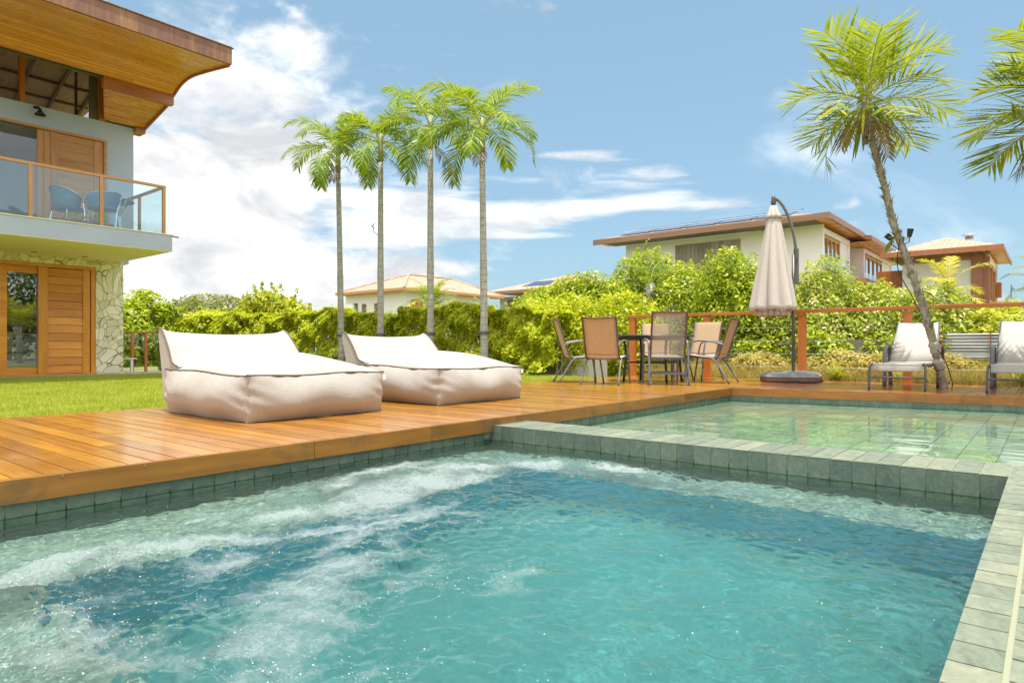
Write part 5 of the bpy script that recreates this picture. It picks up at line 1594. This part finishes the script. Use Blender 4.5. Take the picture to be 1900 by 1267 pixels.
def slim_palm(x, y, htrunk, htot, lean, label, seed):
    r = random.Random(seed)
    e = empty("slim_palm", (x, y, -.04), label=label, cat="palm tree", group="four slim palms in a row on the lawn")
    lx, ly = lean
    P = [(lx * t_ ** 1.5, ly * t_ ** 1.5, htrunk * t_) for t_ in np.linspace(0, 1, 12)]
    rad = [.10 if i == 0 else .082 - .026 * i / 11 + (.005 if i == 5 else 0) for i in range(12)]
    MB().tube(P, rad, 16).build("trunk", PBARK, e, smooth=True)
    tp = Vector(P[-1])
    MB().tube([tp - Vector((0, 0, .02)), tp + Vector((0, 0, .25)), tp + Vector((0, 0, .52)), tp + Vector((0, 0, .66))], [.066, .062, .045, .015], 12).build("crownshaft", PSHAFT, e, smooth=True)
    MB().tube([(P[2][0] - .12, P[2][1], .88), (P[2][0] + .12, P[2][1], .88)], .012, 6).lathe([(.112, .85), (.118, .86), (.118, .90), (.112, .91)], (P[2][0], P[2][1]), 14).build("tie_strap", GMETAL, e)
    lf, rc = MB(), MB()
    n = r.choice([13, 14])
    Lf = r.uniform(.92, 1.12)
    top = tp + Vector((0, 0, .50))
    for i in range(n):
        a = i * 2.39996 + r.uniform(-.2, .2)
        age = i / (n - 1)
        el_ = 1.32 - 1.35 * age
        pinnate(lf, rc, top + Vector((math.cos(a) * .03, math.sin(a) * .03, -.12 * age)), a, el_, Lf * r.uniform(1.2, 1.6), r.uniform(1.0, 1.9) + .4 * age, 44, .48, .0130, r, droop=.42, vee=.20)
    lf.build("fronds", LPALM, e)
    dd = MB()
    for i in range(1):
        a = r.uniform(0, 6.28)
        pinnate(dd, rc, tp + Vector((math.cos(a) * .05, math.sin(a) * .05, .12)), a, -.5, .8, .7, 20, .3, .008, r, droop=.8, vee=.0)
    dd.build("dead_frond", LDEAD, e)
    for i in range(3):
        a = r.uniform(0, 6.28)
        rc.tube(arc([tp + Vector((math.cos(a) * .06, math.sin(a) * .06, .0)), tp + Vector((math.cos(a) * .22, math.sin(a) * .22, .06)), tp + Vector((math.cos(a) * .34, math.sin(a) * .34, -.12))], 4), .007, 5)
    rc.build("frond_stalks", PSHAFT, e, smooth=True)
    return e
slim_palm(9.9, 13.57, 4.98, 5.9, (-.05, 0.06), "first slim palm of the row from the house, the shortest", 1)
slim_palm(9.9, 12.07, 4.95, 5.9, (.03, 0.03), "second slim palm from the house, small dead spike on its trunk", 2)
slim_palm(9.9, 10.40, 4.92, 5.9, (0, 0), "third slim palm of the row from the house, its crown highest in the picture", 3)
slim_palm(9.9, 8.84, 4.55, 5.9, (-.02, 0.04), "slim palm at the end of the row nearest the dining set", 4)
sp_ = MB().tube(arc([(9.85, 12.10, 3.15), (9.80, 12.18, 3.22), (9.79, 12.2, 3.34)], 4), .008, 5)
for i in range(10):
    a = i * .63
    sp_.tube([(9.79, 12.2, 3.28 + i * .012), (9.79 + .05 * math.cos(a), 12.2 + .05 * math.sin(a), 3.33 + i * .012)], .005, 4)
sp_.build("dry_flower_spike", TWIG, label="small dry flower spike sticking out of the second palm's trunk", cat="plant")
# bromeliad leaves at the nearest palm foot
strappy((9.80, 8.72, .22), 7, .22, LYEL, "few yellow-green leaves at the foot of the palm nearest the dining set", 6, .05)

def fan_palm(path, rads, label, seed, n=15, nleaf=26, L=.95, dead=4, wraps=True):
    r = random.Random(seed)
    b = path[0]
    e = empty("leaning_palm", b, label=label, cat="palm tree", group="leaning palms on the far deck")
    P = arc([Vector(p) - Vector(b) for p in path], 5)
    R_ = [rads[0] + (rads[1] - rads[0]) * i / (len(P) - 1) for i in range(len(P))]
    R_ = [q * (1 + .07 * math.sin(i * 2.3)) for i, q in enumerate(R_)]
    MB().tube(P, R_, 14).build("trunk", RBARK, e, smooth=True)
    sp = MB()
    for i in range(len(P) - 1):
        a0, a1 = P[i], P[i + 1]
        tan = (a1 - a0).normalized()
        for k in range(9):
            if i < len(P) * .28 and k > 1: continue
            t_ = r.random()
            a = r.uniform(0, 6.28)
            q = a0.lerp(a1, t_)
            side = tan.cross(Vector((math.cos(a), math.sin(a), .2))).normalized()
            rr = R_[i]
            l = r.uniform(.05, .11)
            b0 = q + side * rr * .9
            tip = b0 + (tan * .8 + side * .55).normalized() * l
            wv = tan.cross(side) * .018
            sp.add([b0 - wv, b0 + wv, tip + wv * .12, tip - wv * .12, b0 + side * .006 - tan * .02, b0 + side * .012], [(0, 1, 2, 3), (0, 4, 1), (3, 2, 5)])
    sp.build("leaf_stubs", RBARK, e)
    top = P[-1]
    hd = MB()
    for k in range(26):
        a = k * 2.4
        z0 = -.55 + .6 * k / 26
        c0 = Vector((math.cos(a), math.sin(a), 0))
        hd.tube([top + c0 * (R_[-1] * .8) + Vector((0, 0, z0)), top + c0 * (R_[-1] * 1.25 + .03 * k / 26) + Vector((0, 0, z0 + .30))], [.028, .012], 5)
    hd.build("leaf_bases", RBARK, e)
    lf, rc, dd = MB(), MB(), MB()
    for i in range(n):
        a = i * 2.39996 + r.uniform(-.25, .25)
        age = i / (n - 1)
        el_ = 1.45 - 1.75 * age + r.uniform(-.2, .2)
        bas = top + Vector((math.cos(a) * .04, math.sin(a) * .04, .12 - .22 * age))
        pinnate(lf, rc, bas, a, el_, L * r.uniform(.85, 1.15), r.uniform(.6, 1.5), nleaf, .60, .0125, r, droop=.07, vee=.20)
    for i in range(dead):
        a = r.uniform(0, 6.28)
        pinnate(dd, rc, top + Vector((math.cos(a) * .06, math.sin(a) * .06, -.15)), a, -.7, L * .7, .5, 16, .30, .009, r, droop=.5, vee=.1)
    # broad two-lobed leaflets in front of the crown
    bl = MB()
    for i in range(95):
        a = r.uniform(0, 6.28)
        el_ = r.uniform(-1.0, 1.45)
        d_ = Vector((math.cos(a) * math.cos(el_), math.sin(a) * math.cos(el_), math.sin(el_)))
        b0 = top + d_ * r.uniform(.12, .60)
        dd_ = (d_ + Vector((0, 0, -.55 if el_ < .6 else .1))).normalized()
        sv = dd_.cross(Vector((0, 0, 1))).normalized()
        A, B, C_ = [], [], []
        l = r.uniform(.32, .58)
        wd_ = r.choice([.014, .018, .026, .032])
        for k in range(6):
            t_ = k / 5
            w_ = wd_ * math.sin(math.pi * (.08 + .86 * t_))
            q = b0 + dd_ * l * t_ + Vector((0, 0, -.10 * l * t_ * t_))
            A.append(q - sv * w_)
            B.append(q + sv * w_)
        bl.strip(A, B)
    lf.v, bl.v = lf.v, bl.v
    lf.add(bl.v, bl.f)
    lf.build("fronds", LPALMB, e)
    if dead: dd.build("dead_fronds", LDEAD, e)
    rc.build("frond_stalks", PSHAFT, e, smooth=True)
    if wraps:
        for (ti, z_, s_) in ((5, 0, 1.55), (8, 0, 1.5)):
            q0, q1, q2 = P[ti], P[ti + 1], P[ti + 2]
            MB().tube([q0, q0.lerp(q1, .3), q1, q1.lerp(q2, .5), q2], [R_[ti] * 1.15, R_[ti] * s_ * .92, R_[ti] * s_ * .8, R_[ti] * s_, R_[ti] * 1.05], 14).build("burlap_wrap", BURLAP, e, smooth=True)
    return e
PP = [(10.41, 1.11, -.02), (10.37, 1.15, .25), (10.30, 1.22, .62), (10.24, 1.31, 1.01), (10.13, 1.45, 1.58), (9.99, 1.62, 2.15), (9.90, 1.73, 2.73), (9.80, 1.85, 3.3), (9.75, 1.91, 3.80)]
fan_palm(PP, (.052, .038), "leaning palm with rough stubbly trunk growing through the deck by the left lounger", 5)
P2_ = [(10.2, -.35, -.02), (10.1, -.2, 1.2), (9.9, -.15, 2.4), (9.76, -.14, 3.30)]
fan_palm(P2_, (.105, .075), "second leaning palm whose fronds enter at the top right corner", 9, n=18, nleaf=32, L=1.0, dead=9, wraps=False)

# orchids tied to the trunk
def orchid(loc, label, seed, n=5, L=.22):
    r = random.Random(seed)
    mb = MB()
    for i in range(n):
        a = r.uniform(0, 6.28)
        el_ = r.uniform(-.3, 1.2)
        d_ = Vector((math.cos(a) * math.cos(el_), math.sin(a) * math.cos(el_), math.sin(el_)))
        sv = d_.cross(Vector((0, 0, 1))).normalized()
        A, B = [], []
        for k in range(7):
            t_ = k / 6
            w_ = .035 * math.sin(math.pi * (.06 + .9 * t_))
            q = d_ * L * t_ + Vector((0, 0, -.35 * L * t_ * t_))
            A.append(q - sv * w_)
            B.append(q + sv * w_)
        mb.strip(A, B)
    for i in range(4):
        mb.tube([(0, 0, 0), (r.uniform(-.04, .04), r.uniform(-.04, .04), -r.uniform(.1, .35))], .003, 4)
    o = mb.build("orchid", GREENP, label=label, cat="orchid", group="orchids tied to the leaning palm")
    o.location = loc
orchid((10.02, 1.64, 1.98), "broad-leaved orchid high on the leaning palm just under the spotlights", 1, 6, .24)
orchid((10.22, 1.22, .86), "small orchid on the lower burlap of the leaning palm", 2, 5, .15)
orchid((10.20, 1.20, 1.22), "upright orchid sprouting right of the leaning palm trunk near the handrail", 3, 6, .26)
def spot(loc, d_, label):
    mb = MB().tube([Vector(loc), Vector(loc) + Vector(d_) * .055, Vector(loc) + Vector(d_) * .11], [.025, .034, .040], 12)
    o = mb.build("spotlight", BLACK, label=label, cat="spotlight", group="black spotlights strapped to the leaning palm")
    h = MB().tube([Vector(loc), (loc[0] + .01, loc[1], loc[2] - .06), (10.04, 1.58, loc[2] - .13)], .006, 5).build("bracket", BLACK, o)
spot((10.00, 1.66, 1.98), (-.3, .45, .6), "black spotlight clamped on the left side of the leaning palm")
spot((10.06, 1.46, 2.00), (.0, -.15, 1.0), "black spotlight clamped on the right side of the leaning palm")
MB().tube(arc([(9.95, 1.55, 1.98), (9.98, 1.58, 1.6), (10.05, 1.44, 1.25), (10.12, 1.35, 1.02)], 5), .006, 5).build("power_cable", BLACK, label="black cable hanging down the upper trunk of the leaning palm", cat="cable", group="cables on the leaning palm")
MB().tube(arc([(10.18, 1.16, .52), (10.24, 1.08, .38), (10.30, 1.04, .22), (10.33, 1.01, .08), (10.36, 1.02, .0)], 5), .006, 5).build("power_cable", BLACK, label="black cable coiling down the lower trunk of the leaning palm to the deck", cat="cable", group="cables on the leaning palm")

# golden palm in front of the far house
def arching_palm(x, y, z, L, n, label, seed, m=LPALM, gold=False):
    r = random.Random(seed)
    e = empty("arching_palm", (x, y, z), label=label, cat="palm tree")
    lf, rc, gd = MB(), MB(), MB()
    for i in range(n):
        a = i * 2.39996 + r.uniform(-.2, .2)
        age = i / (n - 1)
        pinnate(gd if gold and age > .62 else lf, rc, (0, 0, 1.2 - age * .5), a, 1.4 - 1.0 * age, L * r.uniform(.85, 1.1), 1.3 + age * .5, 28, L * .26, .022 * L / 2, r, droop=.35, vee=.2)
    lf.build("fronds", m, e)
    if gold: gd.build("yellow_fronds", LGOLD, e)
    rc.tube([(0, 0, -1.5), (0, 0, 1.2)], [.16, .11], 10)
    rc.build("trunk", PBARK, e, smooth=True)
arching_palm(21.6, 22.6, 1.45, 1.55, 26, "arching green and gold palm in front of the hip-roofed house", 4, gold=True)
arching_palm(40.0, .3, 2.6, 1.9, 12, "palm fronds showing past the balcony of the far right house", 7)
arching_palm(14.9, 7.75, .95, .75, 12, "small fan of palm leaves poking out of the tall vine mound", 8)
arching_palm(15.2, 1.55, .55, .85, 10, "yellow young palm among the flowering shrub near the leaning palm", 12, LGOLD)

# ================================================================== NEIGHBOUR HOUSES
def slab(P4, th, mb):
    P4 = [Vector(p) for p in P4]
    q = [p + Vector((0, 0, th)) for p in P4]
    mb.add(P4 + q, [(0, 3, 2, 1), (4, 5, 6, 7), (0, 1, 5, 4), (1, 2, 6, 5), (2, 3, 7, 6), (3, 0, 4, 7)])
    return mb
# --- white modern house on the right
O1 = (30, 7.5, 0)
h1 = empty("white_house", O1, label="white two-storey neighbour house with deep wooden eaves and solar panels behind the parasol", cat="house")
def b1(mb, n, m, p=h1, **k): return mb.build(n, m, p, off=O1, **k)
b1(MB().box(30, 30.25, 7.53, 17.0, -.1, 5.78).box(30.251, 45, 12.5, 17.0, -.1, 5.6).box(30.251, 35, 8.9, 12.49, -.1, 3.35).box(30.251, 34.9, 8.9, 9.1, 3.351, 5.78), "wall", OFFW)
b1(MB().box(30.251, 34.86, 7.53, 8.0, 5.42, 5.66).box(34.6, 34.86, 7.53, 8.9, 3.351, 5.419).box(33.301, 34.599, 7.60, 8.1, 3.351, 5.419).box(30.251, 34.599, 7.53, 8.9, 3.2, 3.35), "portal_frame", OFFW)
b1(MB().box(36.9, 37.15, 7.33, 12, 3.2, 5.55).box(37.151, 44.5, 7.33, 7.8, 5.33, 5.55).box(44.2, 44.5, 7.33, 8.6, 3.2, 5.329).box(42.001, 44.2, 7.42, 8.1, 3.2, 5.329).box(34.861, 36.899, 9.4, 9.6, 3.2, 5.6), "second_bay_frame", OFFW)
for (xa, xb, yy, zb, zt) in ((30.45, 33.3, 7.62, 3.87, 5.40), (37.7, 42.0, 7.42, 3.87, 5.30)):
    d1 = b1(MB().box(xa, xa + .12, yy, yy + .12, zb, zt).box(xb - .12, xb, yy, yy + .12, zb, zt).box(xa + .121, xb - .121, yy, yy + .12, zt - .12, zt).box((xa + xb) / 2 - .06, (xa + xb) / 2 + .06, yy, yy + .12, zb, zt - .121).box(xa + (xb - xa) * .25 - .05, xa + (xb - xa) * .25 + .05, yy, yy + .12, zb, zt - .121).box(xa + (xb - xa) * .75 - .05, xa + (xb - xa) * .75 + .05, yy, yy + .12, zb, zt - .121), "window", WPZ)
    MB().box(xa + .12, xb - .12, yy + .05, yy + .06, zb, zt - .12).build("pane", GLASSD, d1, off=O1)
    MB().box(xa + .12, xb - .12, yy + .09, yy + .1, zb, zt - .12).build("blind", WHITE, d1, off=O1)
b1(MB().box(30.3, 34.6, 7.54, 7.55, 3.36, 4.45), "balcony_glass", GLASSC)
b1(MB().box(37.2, 44.2, 7.34, 7.35, 3.87, 4.35), "balcony_glass", GLASSC)
b1(MB().box(34.95, 46, 6.9, 7.32, 3.62, 3.86), "balcony_slab", WPX)
gpn = MB()
yy = 11.05
while yy < 14.2:
    gpn.box(29.955, 29.998, yy, yy + .19, 3.0, 5.50 + .0 * yy)
    yy += .2
b1(gpn, "timber_cladding", GREYZ)
rf1 = b1(slab([(28.6, 6.98, 5.93), (34.9, 6.98, 5.93), (34.9, 13, 6.85), (32.0, 13.5, 6.85)], .05, slab([(28.6, 6.98, 5.93), (32.0, 13.5, 6.85), (32.0, 14.5, 6.85), (28.6, 18.0, 5.93)], .05, MB())), "roof", ROOFT)
MB().box(28.5, 28.58, 6.9, 18.05, 5.72, 5.98).box(28.58, 35.0, 6.9, 6.98, 5.74, 5.98).build("fascia", BROWNY, rf1, off=O1)
sf = MB()
for i in range(54):
    xx = 28.6 + i * .12
    sf.box(xx, xx + .113, 6.985, 18.0 if xx < 30 else 8.9, 5.83, 5.85)
sf.build("soffit", SOFFIT, rf1, off=O1)
slab([(34.95, 6.6, 5.62), (46.5, 6.6, 5.60), (44, 13, 6.9), (34.95, 13, 6.9)], .22, MB()).build("lower_roof", BROWNY, rf1, off=O1)
sf = MB()
for i in range(60):
    xx = 35.0 + i * .19
    sf.box(xx, xx + .18, 6.62, 9.4, 5.58, 5.60)
sf.build("lower_soffit", SOFFIT, rf1, off=O1)
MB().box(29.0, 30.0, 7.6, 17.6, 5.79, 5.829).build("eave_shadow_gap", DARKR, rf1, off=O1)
for i in range(5):
    ya, yb = 8.6 + i * 1.65, 8.6 + i * 1.65 + 1.55
    slab([(28.95, ya, 6.11), (31.1, ya, 6.72), (31.1, yb, 6.72), (28.95, yb, 6.11)], .035, MB()).build("solar_panel", SOLAR, rf1, off=O1)
b1(MB().box(28.98, 29.0, 8.4, 17.1, 6.05, 6.10).box(30.0, 30.02, 8.4, 17.1, 6.46, 6.5), "panel_rail", STEEL)
# --- brown and grey house far right
O2 = (34, 3, 0)
h2 = empty("brown_house", O2, label="grey house with brown timber corner, far right behind the palm trunk", cat="house")
def b2(mb, n, m, p=h2, **k): return mb.build(n, m, p, off=O2, **k)
b2(MB().box(34, 34.2, 2.66, 5.2, .5, 4.25).box(34, 34.2, 5.201, 5.6, 2.0, 3.2), "wall", GREYW)
b2(MB().box(33.93, 34.2, 2.25, 2.655, -.1, 4.45).box(33.98, 34.3, 2.02, 2.249, -.1, 4.35), "corner_column", BROWNZ)
b2(MB().box(33.96, 34.2, 2.66, 5.3, 4.251, 4.55), "timber_band", BROWNY)
b2(MB().box(34.31, 40, 2.05, 2.2, -.1, 2.55).box(34.31, 40, 2.05, 2.2, 4.2, 4.5).box(39.2, 40, 2.05, 2.2, 2.551, 4.199), "side_wall", OFFW)
w2 = b2(MB().box(34.4, 34.6, 2.04, 2.2, 2.57, 4.19).box(36.2, 36.35, 2.04, 2.2, 2.57, 4.19).box(38.0, 38.15, 2.04, 2.2, 2.57, 4.19).box(34.61, 39.19, 2.04, 2.2, 4.0, 4.19), "window", WPZ)
MB().box(34.61, 39.1, 2.1, 2.11, 2.57, 3.99).build("pane", GLASSD, w2, off=O2)
MB().box(34.61, 39.1, 2.16, 2.17, 2.57, 3.99).build("blind", SLABW, w2, off=O2)
b2(MB().box(38.6, 39.2, 1.85, 2.03, 2.9, 3.6), "red_shutter", REDZ)
b2(MB().box(34.3, 39.5, 1.3, 1.33, 2.45, 3.15), "balcony_glass", GLASSC)
b2(MB().box(33.9, 42, 1.3, 2.02, 2.2, 2.44), "balcony_slab", WPX)
b2(MB().box(36, 36.2, 5.2, 6.6, 2.0, 4.2), "dark_loggia", REDZ)
rf2 = b2(MB().add([(33, 1.55, 4.66), (40.2, 1.55, 4.66), (40.2, 5.9, 4.66), (33, 5.9, 4.66), (36.3, 3.8, 5.62), (37.0, 3.8, 5.60)], [(0, 1, 5, 4), (1, 2, 5), (2, 3, 4, 5), (3, 0, 4)]), "roof", ROOFT)
MB().box(32.95, 33.0, 1.5, 5.9, 4.48, 4.70).box(33.0, 40.2, 1.5, 1.55, 4.52, 4.70).build("fascia", REDX, rf2, off=O2)
sf = MB()
for i in range(40):
    sf.box(33.01 + i * .18, 33.01 + i * .18 + .17, 1.56, 5.85 if i < 6 else 2.1, 4.60, 4.62)
sf.build("soffit", SOFFIT, rf2, off=O2)
ch = MB().lathe([(.16, 4.9), (.16, 5.55)], (36.2, 2.9), 16).build("chimney", STEEL, rf2, off=O2, smooth=True)
MB().lathe([(.30, 5.60), (.28, 5.64), (.02, 5.68)], (36.2, 2.9), 16).build("chimney_cap", STEEL, ch, off=O2)
# greenery on the seaward side, mirrored in the glass door
tree("garden_tree", 9.5, -9.5, 4.5, [(9.5, -9.5, 2.6, 2.6, 1.6, 2.4), (12.5, -9.0, 2.2, 2.0, 1.5, 2.0), (6.6, -9.2, 2.0, 2.0, 1.4, 1.9)], 16000, .14, LDARK, "dark leafy tree on the viewer's side, seen mirrored in the glass door", 41)
arching_palm(9.2, -6.5, .3, 2.4, 16, "arching palm on the viewer's side, seen mirrored in the glass door", 42, LYEL)
# --- hip-roofed house in the middle distance
O3 = (30.1, 34.2, 0)
h3 = empty("tiled_house", O3, label="cream house with clay-tiled hip roof showing between the slim palms", cat="house")
def b3(mb, n, m, p=h3, **k): return mb.build(n, m, p, off=O3, **k)
b3(MB().box(30.9, 31.1, 35.0, 40.3, 0, 4.5).box(31.101, 39.3, 35.0, 35.2, 0, 4.5).box(39.1, 39.3, 35.201, 41, 0, 4.5).box(31.101, 39.3, 41, 41.2, 0, 4.5).box(33.6, 35.6, 34.7, 34.999, 0, 4.5), "wall", WHITE)
b3(MB().box(30.9, 31.1, 40.3, 41.8, 3.85, 4.5), "eave_bracket", WHITE)
for ya in (37.9, 39.35):
    f3 = b3(MB().box(30.87, 30.9, ya - .05, ya + .45, 3.0, 3.75), "window", BROWNZ)
    MB().box(30.862, 30.869, ya + .03, ya + .37, 3.08, 3.67).build("pane", DARKR, f3, off=O3)
for (xa, xb) in ((31.5, 32.5), (36.4, 37.9), (38.4, 39.0)):
    f3 = b3(MB().box(xa - .04, xb + .04, 34.96, 34.999, 2.9, 3.9), "shutter_frame", BROWNZ)
    MB().box(xa, (xa + xb) / 2 - .02, 34.94, 34.959, 2.95, 3.86).box((xa + xb) / 2 + .02, xb, 34.94, 34.959, 2.95, 3.86).build("shutter", REDX, f3, off=O3)
rf3 = b3(MB().add([(30.1, 34.2, 4.62), (40.7, 34.2, 4.62), (40.7, 41.9, 4.62), (30.1, 41.9, 4.62), (33.9, 38.0, 6.05), (38.6, 38.0, 6.08)], [(0, 1, 5, 4), (1, 2, 5), (2, 3, 4, 5), (3, 0, 4)]), "roof", ROOFT)
MB().box(30.06, 30.1, 34.15, 41.95, 4.46, 4.64).box(30.1, 40.7, 34.16, 34.2, 4.46, 4.64).box(30.1, 40.7, 34.21, 35.0, 4.44, 4.46).box(30.1, 30.9, 35.0, 41.9, 4.44, 4.46).build("eave_boards", WPX, rf3, off=O3)
rd = MB()
for a, b in (((30.1, 34.2, 4.64), (33.9, 38.0, 6.07)), ((33.9, 38, 6.07), (38.6, 38.0, 6.1)), ((38.6, 38.0, 6.1), (40.7, 34.2, 4.64)), ((33.9, 38, 6.07), (30.1, 41.9, 4.64))):
    rd.tube([a, b], .09, 6)
rd.build("ridge_tiles", ROOFT, rf3, off=O3)
# --- house further right with panels
O4 = (46, 32, 0)
h4 = empty("distant_house", O4, label="distant low tiled house with solar panels right of the cream hip-roofed house", cat="house")
def b4(mb, n, m, p=h4, **k): return mb.build(n, m, p, off=O4, **k)
b4(MB().box(47, 58, 31.5, 40, 0, 5.2), "wall", CONC)
rf4 = b4(MB().add([(45.5, 29.5, 5.6), (58, 29.5, 5.6), (58, 41, 5.6), (45.5, 41, 5.6), (50, 34.0, 7.2), (55, 34.0, 7.2)], [(0, 1, 5, 4), (1, 2, 5), (2, 3, 4, 5), (3, 0, 4)]), "roof", ROOFT)
MB().box(45.4, 58, 29.4, 29.5, 5.35, 5.62).box(45.4, 45.5, 29.5, 41, 5.35, 5.62).build("fascia", BROWNY, rf4, off=O4)
slab([(46.6, 34.0, 6.0), (46.6, 37.0, 6.0), (48.0, 36.6, 6.5), (48.0, 34.4, 6.5)], .05, MB()).build("solar_panel", SOLAR, rf4, off=O4)
b4(MB().box(46.9, 47.0, 33, 39, 3.6, 4.9), "window", DARKR)
# balcony planter with small shrubs on the main house
pl = empty("balcony_planter", (4.15, 13.05, 2.676), label="low planter of small yellow and green shrubs behind the balcony glass", cat="planter")
MB().box(3.7, 4.6, 12.98, 13.12, 2.677, 2.74).build("box", BROWNZ, pl, off=(4.15, 13.05, 2.676))
P, Nn = ellip_cloud([(3.95, 13.05, 2.78, .14, .08, .12), (4.2, 13.05, 2.76, .12, .07, .09), (4.42, 13.05, 2.80, .13, .08, .13)], 1500, .9, 88, 2.7, .3)
leafmesh("foliage", P - np.array([4.15, 13.05, 2.676]), Nn, .02, LYEL, pl, seed=88)
